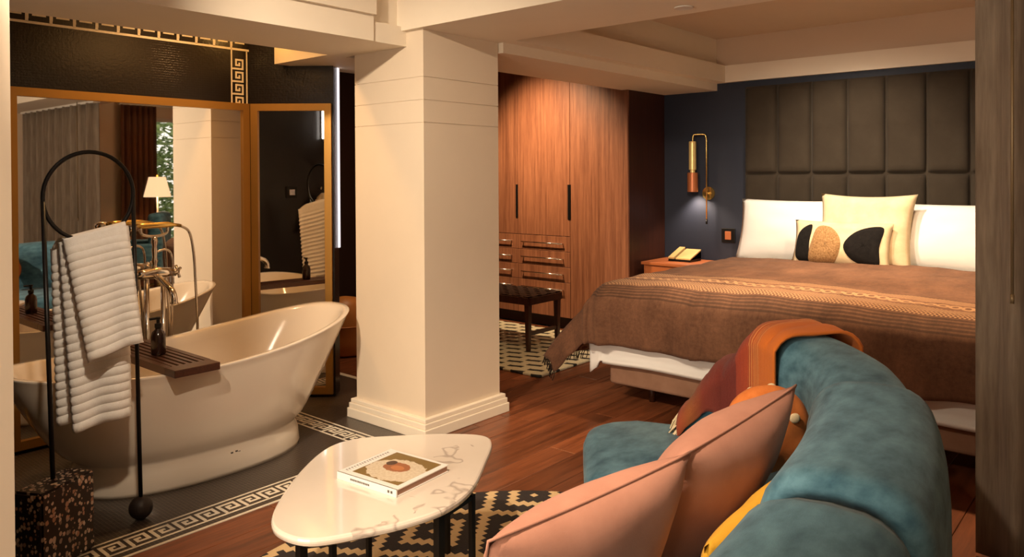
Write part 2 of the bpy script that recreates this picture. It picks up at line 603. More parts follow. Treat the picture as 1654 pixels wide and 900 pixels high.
def hsh(i, j=0):
    return (math.sin(i * 12.9898 + j * 78.233) * 43758.5453) % 1.0


def vn(x, y):
    xi, yi = math.floor(x), math.floor(y)
    fx, fy = x - xi, y - yi
    fx, fy = fx * fx * (3 - 2 * fx), fy * fy * (3 - 2 * fy)
    return (hsh(xi, yi) * (1 - fx) + hsh(xi + 1, yi) * fx) * (1 - fy) + (hsh(xi, yi + 1) * (1 - fx) + hsh(xi + 1, yi + 1) * fx) * fy


def struct(name, bm, mat, parent=None, label=None, **k):
    o = obj(name, bm, mat, parent, **k)
    if parent is None:
        o['kind'] = 'structure'
        if label:
            o['label'] = label
    return o


# ------------------------------------------------------------------ the room
COLX0, COLX1, COLY0, COLY1 = -3.645, -3.055, 2.835, 3.44
WALLX = -4.50        # bathroom mirror wall face
HB = 6.30            # headboard wall face
RW = 1.85            # window wall on the far right
CEIL = 2.60

fl = struct('floor', bx(-6.4, RW + 0.1, -1.5, HB + 0.1, -0.10, -0.014), 'floor_wood', label='dark red-brown wooden plank floor of the bedroom and lounge')
PW, GAP = 0.165, 0.0025
plank_meshes = {}


def plank(x0, x1, y0, y1):
    key = (round(x1 - x0, 3), round(y1 - y0, 3))
    if key not in plank_meshes:
        o_ = obj('plank', bx(-key[0] / 2 + GAP / 2, key[0] / 2 - GAP / 2, -key[1] / 2 + GAP / 2, key[1] / 2 - GAP / 2, -0.014, 0.0, bev=0.0015, seg=1), 'floor_wood', fl)
        plank_meshes[key] = o_.data
    else:
        o_ = bpy.data.objects.new('plank', plank_meshes[key])
        C.objects.link(o_)
        o_.parent = fl
    o_.location = ((x0 + x1) / 2, (y0 + y1) / 2, 0)


def lay(x0, x1, y0, y1):
    x, i = x0, 0
    while x < x1 - 0.02:
        xe = min(x + PW, x1)
        y = y0 - (i * 0.62) % 1.6
        while y < y1 - 0.01:
            a, c = max(y, y0), min(y + 1.6, y1)
            if c - a > 0.03:
                plank(round(x, 3), round(xe, 3), round(a, 3), round(c, 3))
            y += 1.6
        x, i = xe, i + 1


lay(-2.955, RW, -1.38, HB)
lay(-3.35, -2.955, 2.80, 3.385)
lay(-6.3, -2.955, 3.385, 5.66)
bm = bx(-4.75, -2.967, 0.66, 2.80, -0.014, 0.0)
box(bm, -4.75, -3.35, 2.80, 3.345, -0.014, 0.0)
bf = struct('floor_bathroom', bm, 'mosaic_floor', label='black mosaic bathroom floor with white meander border')
struct('trim_1', bx(-4.75, -3.35, 3.345, 3.385, -0.014, 0.003), 'key_white', label='pale threshold strip between mosaic and wooden floor')
struct('trim_2', bx(-2.967, -2.955, 0.66, 2.80, -0.014, 0.002), 'key_white', label='thin pale strip between black mosaic and wooden floor')

KEY = ['XXXXXX.', 'X....X.', 'X.XX.X.', 'X.X..X.', 'X.XXXX.']
KEY = ['XXXXXX.', 'X....X.', 'X.XX.X.', 'X..X.X.', 'XXXX.X.', '.....X.', 'XXXXXXX']


def meander(bm, o, du, dv, dn, length, cell, th, borders=True):
    """Greek key strip: origin o, running along du, rising along dv, proud along dn"""
    o, du, dv, dn = Vector(o), Vector(du), Vector(dv), Vector(dn)

    def blk_(u0, u1, v0, v1):
        cs = [o + du * a * cell + dv * c * cell + dn * h for h in (0, th) for c in (v0, v1) for a in (u0, u1)]
        q = [bm.verts.new(p) for p in cs]
        for f in ((0, 1, 3, 2), (4, 6, 7, 5), (0, 4, 5, 1), (2, 3, 7, 6), (0, 2, 6, 4), (1, 5, 7, 3)):
            bm.faces.new([q[i] for i in f])
    ncell = int(length / cell)
    if borders:
        blk_(0, ncell, 0, 0.8)
        blk_(0, ncell, 9.2, 10)
    unit = ['.......', 'XXXXXX.', 'X....X.', 'X.XX.X.', 'X.X..X.', 'X.XXXX.', 'X......']  # top -> bottom
    for k in range(0, ncell - 6, 7):
        for r_, line in enumerate(unit):
            v0 = 1.6 + (6 - r_) * 1.0
            c = 0
            while c < 7:
                if line[c] == 'X':
                    e = c
                    while e < 7 and line[e] == 'X':
                        e += 1
                    blk_(k + c, k + e, v0, v0 + 1.0)
                    c = e
                else:
                    c += 1
        blk_(k, k + 0.9, 0.6, 1.7)
    return bm


o = obj('meander_inlay', meander(bmesh.new(), (-3.005, 0.70, 0), (0, 1, 0), (-1, 0, 0), (0, 0, 1), 1.96, 0.0137, 0.0012), 'key_white', bf)
o = obj('meander_inlay', meander(bmesh.new(), (-4.45, 2.53, 0), (1, 0, 0), (0, 1, 0), (0, 0, 1), 1.40, 0.0137, 0.0012), 'key_white', bf)

# walls
struct('wall_headboard', bx(-6.4, RW + 0.1, HB, HB + 0.12, 0, CEIL + 0.1), 'navy', label='dark navy wall behind the bed')
WIN_Y0, WIN_Y1, WIN_Z0, WIN_Z1 = 4.74, 6.1, 0.35, 2.25
bm = bmesh.new()
for a in ((-1.5, WIN_Y0, 0, 2.7), (WIN_Y1, HB, 0, 2.7), (WIN_Y0, WIN_Y1, 0, WIN_Z0), (WIN_Y0, WIN_Y1, WIN_Z1, 2.7)):
    box(bm, RW, RW + 0.15, a[0], a[1], a[2], a[3])
struct('wall_right', bm, 'cream', label='cream wall with a garden window beside the bed')
bm = bmesh.new()
BW = (-2.30, 0.10, 0.45, 2.40)  # opening for the made-up lounge window
for a in ((-6.4, BW[0], 0, 2.7), (BW[1], RW + 0.15, 0, 2.7), (BW[0], BW[1], 0, BW[2]), (BW[0], BW[1], BW[3], 2.7)):
    box(bm, a[0], a[1], -1.5, -1.38, a[2], a[3])
struct('wall_back', bm, 'cream', label='cream wall with an added window opening on the lounge side')
struct('wall_closet', bx(-6.4, -6.3, -1.5, HB, 0, 2.7), 'espresso', label='dark brown wall at the end of the closet passage')


def window(name, x0, x1, y0, y1, z0, z1, label):
    e = bpy.data.objects.new(name, None)
    C.objects.link(e)
    tag(e, label, kind='structure')
    alongx = (x1 - x0) > (y1 - y0)
    f = 0.05
    bm = bmesh.new()
    if alongx:
        box(bm, x0, x0 + f, y0, y1, z0, z1)
        box(bm, x1 - f, x1, y0, y1, z0, z1)
        box(bm, x0 + f, x1 - f, y0, y1, z0, z0 + f)
        box(bm, x0 + f, x1 - f, y0, y1, z1 - f, z1)
        mid = (x0 + x1) / 2
        box(bm, mid - f / 2, mid + f / 2, y0, y1, z0 + f, z1 - f)
        panes = [(x0 + f, mid - f / 2), (mid + f / 2, x1 - f)]
        obj('window_frame', bm, 'white_metal', e)
        for a, c in panes:
            obj('pane', bx(a, c, (y0 + y1) / 2 - 0.003, (y0 + y1) / 2 + 0.003, z0 + f, z1 - f), 'glass', e)
    else:
        box(bm, x0, x1, y0, y0 + f, z0, z1)
        box(bm, x0, x1, y1 - f, y1, z0, z1)
        box(bm, x0, x1, y0 + f, y1 - f, z0, z0 + f)
        box(bm, x0, x1, y0 + f, y1 - f, z1 - f, z1)
        obj('window_frame', bm, 'white_metal', e)
        obj('pane', bx((x0 + x1) / 2 - 0.003, (x0 + x1) / 2 + 0.003, y0 + f, y1 - f, z0 + f, z1 - f), 'glass', e)
    return e


window('window_1', RW + 0.04, RW + 0.10, WIN_Y0, WIN_Y1, WIN_Z0, WIN_Z1, 'tall garden window seen in the bathroom mirror')
window('window_2_added', BW[0], BW[1], -1.47, -1.41, BW[2], BW[3], 'wide lounge window added behind the viewer for the fill light')  # unseen window, put in as a source for the fill light

# bathroom walls (tile) --------------------------------------------------
PA = Vector((-4.470, 2.640, 0))                  # hinge of the angled panel
RV = Vector((math.cos(YAW), math.sin(YAW), 0))   # direction of the angled wall
FV = Vector((-math.sin(YAW), math.cos(YAW), 0))
PB = PA + RV * 0.515
wb = struct('wall_bathroom', bx(WALLX - 0.12, WALLX, 0.66, 2.75, 0, 2.7), 'mosaic_wall_x', label='black mosaic wall behind the bathtub with a white meander border')
o = obj('meander_inlay', meander(bmesh.new(), (WALLX, 0.70, 2.222), (0, 1, 0), (0, 0, 1), (1, 0, 0), 1.96, 0.0163, 0.0015), 'key_white', wb)
o = obj('meander_inlay', meander(bmesh.new(), (WALLX, 2.53, 1.86), (0, 0, 1), (0, 1, 0), (1, 0, 0), 0.375, 0.0114, 0.0015), 'key_white', wb)
bm = bmesh.new()
cs = []
a0, a1 = PA - RV * 0.085 + FV * 0.03, PA + RV * 0.530 + FV * 0.03
ring = [a0, a1, a1 + FV * 0.13, a0 + FV * 0.13]
loft(bm, [[p + Vector((0, 0, z)) for p in ring] for z in (0, 2.7)])
wa = struct('wall_angled', bm, 'mosaic_wall_y', label='short angled black mosaic wall at the bathroom corner')
# slim light strip with its own weak emission on the wall end
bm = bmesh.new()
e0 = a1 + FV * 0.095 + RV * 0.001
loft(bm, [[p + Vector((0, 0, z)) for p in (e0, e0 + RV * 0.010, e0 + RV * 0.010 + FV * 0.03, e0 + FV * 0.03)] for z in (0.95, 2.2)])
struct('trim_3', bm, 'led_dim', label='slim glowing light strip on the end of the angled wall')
struct('wall_shower', bx(-4.69, -2.32, 0.47, 0.66, 0, 2.7), 'mosaic_wall_y', label='black mosaic shower wall opposite the angled mirror')
struct('trim_4', bx(-2.32, -2.30, 0.44, 0.672, 0, 2.7), 'cream', label='cream plaster end of the shower wall at the left edge')

struct('wall_shower_back', bx(-4.69, -2.32, 0.45, 0.47, 0, 2.7), 'cream', label='cream lounge side of the shower wall')
struct('wall_left', bx(-4.80, -4.69, -1.5, 0.66, 0, 2.7), 'cream', label='cream lounge wall outside the photo on the left')
# column with three shallow joints and a stepped skirting
colm = bpy.data.objects.new('column', None)
C.objects.link(colm)
tag(colm, 'cream square column between bathroom and bedroom', kind='structure')
zs = [0.0, 1.710, 1.833, 1.957, 2.24]
for a, c in zip(zs, zs[1:]):
    obj('plaster_block', bx(COLX0, COLX1, COLY0, COLY1, a, c - 0.003), 'cream', colm)
obj('joint_core', bx(COLX0 + 0.004, COLX1 - 0.004, COLY0 + 0.004, COLY1 - 0.004, 0, 2.24), 'cream', colm)
bbx = bpy.data.objects.new('baseboard_column', None)
C.objects.link(bbx)
tag(bbx, 'stepped cream skirting around the foot of the column', kind='structure')
for nm, d_, z0, z1 in (('skirting_board', 0.042, 0, 0.055), ('skirting_step', 0.034, 0.055, 0.085), ('skirting_cap', 0.026, 0.085, 0.108)):
    obj(nm, bx(COLX0 - d_, COLX1 + d_, COLY0 - d_, COLY1 + d_, z0, z1, bev=0.004, seg=2), 'cream_beam', bbx)

# ceilings and beams
struct('ceiling', bx(-6.4, RW + 0.1, -1.5, HB + 0.1, CEIL, CEIL + 0.1), 'ceiling_paint', label='tan plaster ceiling')
struct('beam_crosswise', bx(-3.23, RW, 2.80, 3.45, 2.212, CEIL), 'cream_beam', label='wide cream ceiling beam running right from the column')
bm = bmesh.new()
box(bm, -3.745, -3.18, 0.47, 2.60, 2.13, CEIL)
box(bm, -3.745, -3.19, 2.60, 2.845, 2.13, 2.235)
box(bm, -3.745, -3.225, 2.60, 2.845, 2.235, CEIL)
struct('beam_bathroom', bm, 'cream_beam', label='cream ceiling beam above the bathtub ending at the column')
struct('trim_5', bx(-3.181, -3.155, 0.47, 2.60, 2.265, CEIL), 'cream_beam', label='raised upper fascia of the bathroom beam')
struct('beam_bathroom_end', bx(-4.30, -3.745, 2.715, 3.45, 2.13, CEIL), 'cream_beam', label='short cream soffit beside the angled wall lit orange')
bm = bx(-3.60, -3.02, 3.45, 5.665, 2.15, CEIL)
box(bm, -3.54, -3.02, 5.665, HB, 2.15, CEIL)
struct('beam_closet', bm, 'cream_beam', label='cream soffit running from the column to the navy wall')
struct('trim_6', bx(-3.02, -2.925, 3.45, HB, 2.213, 2.358), 'cream_beam', label='cream cornice band along the soffit above the bed')
struct('trim_7', bx(-2.925, RW, HB - 0.045, HB, 2.213, 2.358), 'cream_beam', label='cream cornice band on the navy wall above the headboard')
struct('trim_8', bx(-3.02, RW, HB - 0.012, HB, 2.358, CEIL), 'ceiling_paint', label='tan upper wall of the tray ceiling above the headboard')

# ------------------------------------------------------------------ tri-fold mirror
def mirror_panel(name, p0, d, nrm, width, z0, z1, label, fw=0.045):
    """framed mirror leaf: p0 lower corner, d along, nrm out of the face"""
    t = thing(name, label, 'mirror', (p0.x, p0.y, 0))
    p = Vector((0, 0, 0))

    def slab(u0, u1, a, c, n0, n1):
        bm_ = bmesh.new()
        ring_ = [p + d * u0 + nrm * n0, p + d * u1 + nrm * n0, p + d * u1 + nrm * n1, p + d * u0 + nrm * n1]
        loft(bm_, [[q + Vector((0, 0, z)) for q in ring_] for z in (a, c)])
        return bm_
    obj('glass', slab(fw, width - fw, z0 + fw, z1 - fw, 0.0, 0.012), 'mirror', t)
    for u0, u1, a, c in ((0, fw, z0, z1), (width - fw, width, z0, z1), (fw, width - fw, z0, z0 + fw), (fw, width - fw, z1 - fw, z1)):
        obj('frame_bar', slab(u0, u1, a, c, 0.0, 0.03), 'brass_frame', t)
    return t


mirror_panel('bathroom_mirror', Vector((WALLX + 0.002, 1.290, 0)), Vector((0, 1, 0)), Vector((1, 0, 0)), 1.350, 0.02, 1.885, 'large brass framed mirror leaf behind the bathtub')
mirror_panel('bathroom_mirror', PA + RV * 0.005 + FV * 0.028, RV, -FV, 0.515, 0.02, 1.885, 'narrow angled mirror leaf reflecting the black shower wall')
dl = Vector((0.55, -0.835, 0)).normalized()
pl0 = Vector((WALLX + 0.03, 1.28, 0)) + dl * 0.50
mirror_panel('bathroom_mirror', pl0, -dl, Vector((0.835, 0.55, 0)).normalized(), 0.50, 0.02, 1.885, 'angled mirror leaf cut off at the left edge of the photo')

# ------------------------------------------------------------------ bathtub
tub = thing('bathtub', 'glossy cream freestanding slipper bathtub on black mosaic', 'bathtub', (0, 0, 0))
TX, TY = -3.735, 1.93


def rimz(y):
    return 0.545 + 0.125 * max(0, (y - 1.75) / 1.0) ** 1.7 + 0.05 * max(0, (1.75 - y) / 0.75) ** 2


def tub_ring(a, bp, bn, z, n=56, ex=2.35, tip=0.0):
    out = []
    for k in range(n):
        th = 2 * PI * k / n
        cx_, sy_ = math.cos(th), math.sin(th)
        e = 2 / ex
        x = TX + a * math.copysign(abs(cx_) ** e, cx_)
        y = TY + (bp if sy_ > 0 else bn) * math.copysign(abs(sy_) ** e, sy_)
        out.append(Vector((x, y, z(y) if callable(z) else z)))
    return out


rings = []
for fz, a, bp, bn in ((0.0, 0.338, 0.500, 0.61), (0.02, 0.340, 0.502, 0.612), (0.09, 0.330, 0.492, 0.602), (0.125, 0.318, 0.482, 0.592), (0.14, 0.322, 0.490, 0.600)):
    rings.append(tub_ring(a, bp, bn, fz))
NL = 12
for i in range(1, NL + 1):
    s = i / NL
    bul = math.sin(PI * s * 0.5)
    a = 0.325 + 0.075 * (s ** 0.55)
    bp = 0.50 + 0.335 * (0.35 * s ** 0.6 + 0.65 * s ** 1.25)
    bn = 0.61 + 0.285 * (0.5 * s ** 0.6 + 0.5 * s)
    rings.append(tub_ring(a, bp, bn, lambda y, s=s: 0.14 + (rimz(y) - 0.012 - 0.14) * s))
rings.append(tub_ring(0.404, 0.842, 0.902, lambda y: rimz(y) - 0.004))
outer = rings
inner = [tub_ring(0.400, 0.838, 0.898, lambda y: rimz(y)), tub_ring(0.372, 0.806, 0.868, lambda y: rimz(y) - 0.001), tub_ring(0.360, 0.792, 0.854, lambda y: rimz(y) - 0.012)]
for i in range(1, 9):
    s = i / 8
    inner.append(tub_ring(0.360 - 0.09 * s ** 1.6, 0.792 - 0.33 * s ** 0.9, 0.854 - 0.33 * s ** 0.9, lambda y, s=s: (rimz(y) - 0.012) * (1 - s) + 0.19 * s))
inner.append(tub_ring(0.20, 0.36, 0.36, 0.17))
bm = bmesh.new()
loft(bm, outer, True, True)
bm2 = bmesh.new()
loft(bm2, outer + inner, True, True)
bm.free()
obj('tub_shell', bm2, 'porcelain', tub, smooth=True)
# maker's mark on the foot of the tub
bm = bmesh.new()
mk = at(380, 732, x=-3.425)
for i, (du, dz) in enumerate(((-0.018, 0.012), (0.006, 0.014), (0.020, 0.008), (-0.012, -0.004), (0.010, -0.002), (-0.018, -0.018), (0.014, -0.018))):
    box(bm, -0.0015, 0.0015, du - 0.006, du + 0.006, dz - 0.0035, dz + 0.0035)
mk_o = obj('maker_mark', bm, 'ink', tub)
MK = (mk, mk_o)

# slatted tray across the tub
TRZ = 0.548
tr = thing('bath_tray', 'dark wooden slatted tray laid across the bathtub', 'tray', (-3.70, 1.665, TRZ))
L2, W2 = 0.44, 0.105
for s in (-1, 1):
    obj('end_board', bx(s * L2 - 0.09 if s > 0 else -L2, L2 if s > 0 else -L2 + 0.09, -W2, W2, 0.0, 0.034, bev=0.003), 'tray_wood', tr)
    obj('side_rail', bx(-L2 + 0.09, L2 - 0.09, s * W2 - 0.028 if s > 0 else -W2, W2 if s > 0 else -W2 + 0.028, 0.0, 0.034), 'tray_wood', tr)
for k in range(5):
    y = -W2 + 0.043 + k * 0.031
    obj('slat', bx(-L2 + 0.09, L2 - 0.09, y - 0.009, y + 0.009, 0.008, 0.033), 'tray_wood', tr)
bt = thing('pump_bottle', 'small dark brown pump bottle standing on the bath tray', 'bottle', (-3.63, 1.66, TRZ + 0.034))
obj('bottle_body', lathe(bmesh.new(), [(0.0, 0), (0.030, 0.0), (0.033, 0.006), (0.033, 0.085), (0.028, 0.105), (0.014, 0.118), (0.013, 0.128)], n=20), 'bottle_brown', bt, smooth=True)
bm = lathe(bmesh.new(), [(0.016, 0.126), (0.016, 0.145), (0.008, 0.148), (0.008, 0.165), (0.012, 0.166), (0.012, 0.176)], n=16)
box(bm, -0.006, 0.006, -0.04, 0.01, 0.166, 0.176)
obj('pump', bm, 'black_metal', bt)

# ------------------------------------------------------------------ floor-standing bath tap
fx, fy = -4.31, 1.955
tap = thing('bath_tap', 'polished floor-standing bath tap with telephone hand shower and hose', 'tap', (fx, fy, 0))
for dy in (-0.045, 0.045):
    bm = tube(bmesh.new(), [(0, dy, 0), (0, dy, 0.86)], 0.013, 14)
    obj('riser_pipe', bm, 'chrome', tap, smooth=True)
obj('floor_flange', lathe(bmesh.new(), [(0.09, 0), (0.09, 0.008), (0.05, 0.02), (0.02, 0.03)], n=20), 'chrome', tap)
bm = tube(bmesh.new(), [(0, -0.10, 0.88), (0, -0.06, 0.88), (0, 0, 0.885), (0, 0.06, 0.88), (0, 0.10, 0.88)], [0.024, 0.028, 0.034, 0.028, 0.024], 16)
obj('mixer_body', bm, 'chrome', tap, smooth=True)
for s in (-1, 1):
    bm = bmesh.new()
    tube(bm, [(0, s * 0.10, 0.88), (0, s * 0.135, 0.88)], 0.015, 10)
    for q in range(4):
        a = q * PI / 2 + 0.6
        tube(bm, [(0, s * 0.13, 0.88), (0.038 * math.cos(a), s * 0.13, 0.88 + 0.038 * math.sin(a))], [0.006, 0.009], 8)
    obj('cross_handle', bm, 'chrome', tap, smooth=True)
obj('spout', tube(bmesh.new(), catmull([(0, 0, 0.87), (0.05, 0, 0.86), (0.13, 0, 0.83), (0.20, 0, 0.80), (0.225, 0, 0.765), (0.225, 0, 0.735)], 5), [0.018] * 24 + [0.022, 0.022], 12), 'chrome', tap, smooth=True)
bm = lathe(bmesh.new(), [(0.020, 0.90), (0.012, 0.93), (0.018, 0.95), (0.012, 0.97), (0.016, 1.01), (0.012, 1.03), (0.018, 1.06), (0.014, 1.085)], n=14)
obj('cradle_stem', bm, 'chrome', tap, smooth=True)
bm = bmesh.new()
tube(bm, catmull([(0, -0.075, 1.14), (0, -0.07, 1.105), (0, -0.03, 1.09), (0, 0.03, 1.09), (0, 0.07, 1.105), (0, 0.075, 1.14)], 4), 0.008, 8)
obj('cradle', bm, 'chrome', tap, smooth=True)
hs = obj('hand_shower', tube(bmesh.new(), [(0.0, -0.11, 1.150), (0, -0.06, 1.150), (0, 0.07, 1.150), (0, 0.11, 1.148), (0, 0.15, 1.14)], [0.012, 0.017, 0.017, 0.010, 0.010], 12), 'brass', tap, smooth=True)
obj('shower_rose', tube(bmesh.new(), [(-0.0, -0.12, 1.150), (0.03, -0.135, 1.135), (0.045, -0.14, 1.13)], [0.014, 0.03, 0.034], 14), 'chrome', hs, smooth=True)
obj('hose', tube(bmesh.new(), catmull([(0, 0.15, 1.14), (0.0, 0.20, 1.10), (0.0, 0.225, 0.98), (0.0, 0.235, 0.80), (0.0, 0.245, 0.55), (0.0, 0.225, 0.36), (0.0, 0.15, 0.33), (0.0, 0.095, 0.45), (0, 0.075, 0.70), (0, 0.06, 0.86)], 6), 0.0075, 8), 'chrome', tap, smooth=True)
obj('arc_pipe', tube(bmesh.new(), catmull([(0, 0.01, 1.0), (0, 0.06, 1.01), (0, 0.095, 0.975), (0, 0.10, 0.85), (0, 0.09, 0.5), (0, 0.06, 0.05)], 6), 0.0065, 8), 'chrome', tap, smooth=True)

# ------------------------------------------------------------------ towel stand
stand = thing('towel_stand', 'black wire towel stand with ring, ball foot and speckled terrazzo block', 'towel stand', (0, 0, 0))
bt_ = [Vector((-3.131, 1.184, 0)), Vector((-3.020, 0.965, 0)), Vector((-3.130, 0.907, 0)), Vector((-3.236, 1.125, 0))]
bm = bmesh.new()
loft(bm, [[p + Vector((0, 0, z)) for p in bt_] for z in (0.0, 0.30)])
bmesh.ops.bevel(bm, geom=bm.edges[:], offset=0.008, segments=2, affect='EDGES')
obj('terrazzo_block', bm, 'terrazzo', stand)
BALL = Vector((-3.245, 1.405, 0.047))
obj('ball_foot', lathe(bmesh.new(), [(0.047 * math.sin(PI * i / 12) + 1e-4, -0.047 * math.cos(PI * i / 12)) for i in range(13)], BALL, 24), 'ball_black', stand, smooth=True)
A_ = at(69, 325, x=-3.335)
B_ = at(215, 318, x=-3.262)
obj('rod', tube(bmesh.new(), [Vector((-3.150, 1.045, 0.30)), A_], 0.0085, 10), 'black_metal', stand, smooth=True)
obj('rod', tube(bmesh.new(), [BALL + Vector((0, 0, 0.04)), B_], 0.0085, 10), 'black_metal', stand, smooth=True)
rc = (A_ + B_) / 2
eh = (B_ - A_) / 2
rc.z += 0.012
ev = Vector((0, 0, eh.length * 1.10))
RB = [rc + eh * math.cos(2 * PI * k / 48) + ev * math.sin(2 * PI * k / 48) for k in range(49)]
obj('ring', tube(bmesh.new(), RB, 0.0085, 10, cap=False), 'black_metal', stand, smooth=True)

# towel draped over the ring's lower arc
tw = thing('bath_towel', 'white ribbed towel folded over the black towel stand ring', 'towel', (0, 0, 0))


def bil(q, u, v):
    return (q[0] * (1 - u) + q[1] * u) * (1 - v) + (q[3] * (1 - u) + q[2] * u) * v


TD = rc.dot(Vector((-math.sin(YAW), math.cos(YAW), 0)))
front = [at(103, 388, t=TD - 0.055), at(203, 364, t=TD + 0.025), at(228, 552, t=TD - 0.05), at(145, 584, t=TD - 0.13)]
longq = [at(96, 392, t=TD - 0.02), at(203, 366, t=TD + 0.05), at(207, 668, t=TD + 0.0), at(122, 699, t=TD - 0.075)]
backq = [at(84, 402, t=TD + 0.03), at(200, 370, t=TD + 0.10), at(190, 660, t=TD + 0.07), at(94, 688, t=TD + 0.0)]


def towel_sheet(name, q, ribs, th, seed):
    n_ = ((q[1] - q[0]).cross(q[3] - q[0])).normalized()
    if n_.dot(Vector((0, 0, CAM_H)) - q[0]) < 0:
        n_ = -n_

    def f(u, v):
        p = bil(q, u, v)
        amp = sm(0.04, 0.16, v)
        rib = 0.5 - 0.5 * math.cos(2 * PI * v * ribs + 0.6 * math.sin(3 * u + seed))
        w_ = 0.012 * math.sin(2.4 * PI * u + seed) * v
        edge = -0.02 * ((2 * u - 1) ** 8)
        hang = 0.0
        return p + n_ * (0.014 * (rib - 0.5) * amp + w_ + edge + hang) + Vector((0, 0, -0.004 * math.sin(6 * u + seed) * v))
    bm_ = bmesh.new()
    grid(bm_, f, 22, ribs * 8)
    o_ = obj(name, bm_, 'towel_white', tw, smooth=True)
    solid(o_, th, -1.0)
    return o_


towel_sheet('front_fold', front, 15, 0.012, 0.3)
towel_sheet('middle_fold', longq, 22, 0.014, 1.7)
towel_sheet('back_fold', backq, 21, 0.014, 2.9)
q0 = [front[0], front[1], backq[1], backq[0]]
bm = bmesh.new()
grid(bm, lambda u, v: bil(q0, u, v) + Vector((0, 0, 0.020 * math.sin(PI * v) + 0.004)), 12, 8)
o = obj('top_fold', bm, 'towel_white', tw, smooth=True)
solid(o, 0.012, -1.0)

# ------------------------------------------------------------------ shower wall items, seen in the angled mirror
rob = thing('bathrobe', 'white bathrobe hanging on the black shower wall, seen in the angled mirror', 'bathrobe', (-3.02, 0.66, 0))
rings = []
for z, wx, dy in ((1.26, 0.02, 0.02), (1.22, 0.06, 0.05), (1.10, 0.09, 0.07), (0.9, 0.10, 0.075), (0.6, 0.11, 0.08), (0.3, 0.12, 0.085)):
    rings.append([Vector((wx * math.cos(2 * PI * k / 40) * (1 + 0.12 * math.sin(k * 1.1)), 0.105 + dy * math.sin(2 * PI * k / 40) * (1 + 0.2 * math.sin(k * 1.57)), z)) for k in range(40)])
bm = bmesh.new()
loft(bm, rings)
obj('robe_body', bm, 'cream_linen', rob, smooth=True)
rings = []
for s in range(8):
    t_ = s / 7
    c_ = Vector((-0.05 - 0.10 * t_, 0.13 + 0.05 * t_, 1.20 - 0.32 * t_))
    r_ = 0.045 + 0.02 * t_
    rings.append([c_ + Vector((r_ * math.cos(2 * PI * k / 16), r_ * 0.8 * math.sin(2 * PI * k / 16), 0)) for k in range(16)])
bm = bmesh.new()
loft(bm, rings)
obj('sleeve', bm, 'cream_linen', rob, smooth=True)
hk = tag(obj('robe_hook', tube(bmesh.new(), [(-3.02, 0.662, 1.30), (-3.02, 0.71, 1.30), (-3.02, 0.72, 1.32)], 0.008, 8), 'chrome'), 'small chrome hook on the shower wall holding the bathrobe', 'hook')
wl = thing('tube_light', 'bright vertical tube light reflected in the angled mirror', 'wall light', (-2.98, 0.66, 1.95))
obj('light_tube', tube(bmesh.new(), [(0, 0.05, -0.17), (0, 0.05, 0.17)], 0.022, 14), 'led', wl, smooth=True)
obj('bracket', bx(-0.012, 0.012, 0.0, 0.04, -0.2, 0.2), 'chrome', wl)
vp = thing('shower_control', 'square black shower control plate on the mosaic wall', 'control plate', (-3.30, 0.66, 1.27))
obj('plate', bx(-0.055, 0.055, 0.0, 0.012, -0.055, 0.055, bev=0.004), 'black_metal', vp)
obj('dial', bx(-0.028, 0.028, 0.012, 0.03, -0.028, 0.028, bev=0.004), 'steel', vp)

# ------------------------------------------------------------------ orange pouf in the passage
pf = thing('leather_pouf', 'rounded orange leather pouf in the dark passage behind the column', 'pouf', (-5.03, 3.80, 0))
prof = [(0.0, 0.0), (0.17, 0.0), (0.20, 0.02), (0.205, 0.10), (0.195, 0.22), (0.175, 0.32), (0.14, 0.40), (0.09, 0.44), (0.03, 0.452), (0.0, 0.453)]
obj('body', lathe(bmesh.new(), [(max(r_, 1e-3), z) for r_, z in prof], n=32), 'orange_leather', pf, smooth=True)
obj('seam', tube(bmesh.new(), [(0.197 * math.cos(2 * PI * k / 40), 0.197 * math.sin(2 * PI * k / 40), 0.235) for k in range(41)], 0.006, 6, cap=False), 'orange_leather', pf, smooth=True)

# ------------------------------------------------------------------ wardrobe row
WY = 5.67
cols = [(-5.41, -4.785, True, 'wooden wardrobe unit mostly hidden by the column'), (-4.785, -4.163, True, 'reddish wooden wardrobe unit with door above four drawers'), (-4.163, -3.542, False, 'tall single door wardrobe unit beside the navy wall')]
for x0, x1, dr, lab in cols:
    t = thing('wardrobe', lab, 'wardrobe', (x0, WY, 0))
    wd = x1 - x0
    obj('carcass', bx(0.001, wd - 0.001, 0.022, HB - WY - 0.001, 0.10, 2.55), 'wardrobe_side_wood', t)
    obj('plinth', bx(0.001, wd - 0.001, 0.06, HB - WY - 0.001, 0.0, 0.10), 'espresso', t)
    z0 = 0.855 if dr else 0.105
    d_ = obj('door', bx(0.002, wd - 0.002, 0.0, 0.021, z0, 2.55, bev=0.0015, seg=1), 'wardrobe_wood', t)
    hx = wd - 0.004 if dr else 0.0
    if dr:
        obj('grip_slot', bx(wd - 0.024, wd - 0.002, -0.006, 0.001, 1.01, 1.33), 'black_metal', d_)
        for k in range(4):
            zt = 0.850 - k * 0.142
            zb = zt - 0.138 if k < 3 else 0.105
            q = obj('drawer', bx(0.002, wd - 0.002, 0.0, 0.021, zb, zt, bev=0.0015, seg=1), 'wardrobe_wood', t)
            zh = zt - 0.066
            bm = tube(bmesh.new(), [(0.06, -0.03, zh), (wd - 0.07, -0.03, zh)], 0.006, 8)
            for hx_ in (0.07, wd - 0.08):
                tube(bm, [(hx_, -0.03, zh), (hx_, 0.001, zh)], 0.005, 8)
            obj('handle', bm, 'chrome', q, smooth=True)
    else:
        obj('grip_slot', bx(0.002, 0.010, -0.006, 0.001, 1.01, 1.33), 'black_metal', d_)

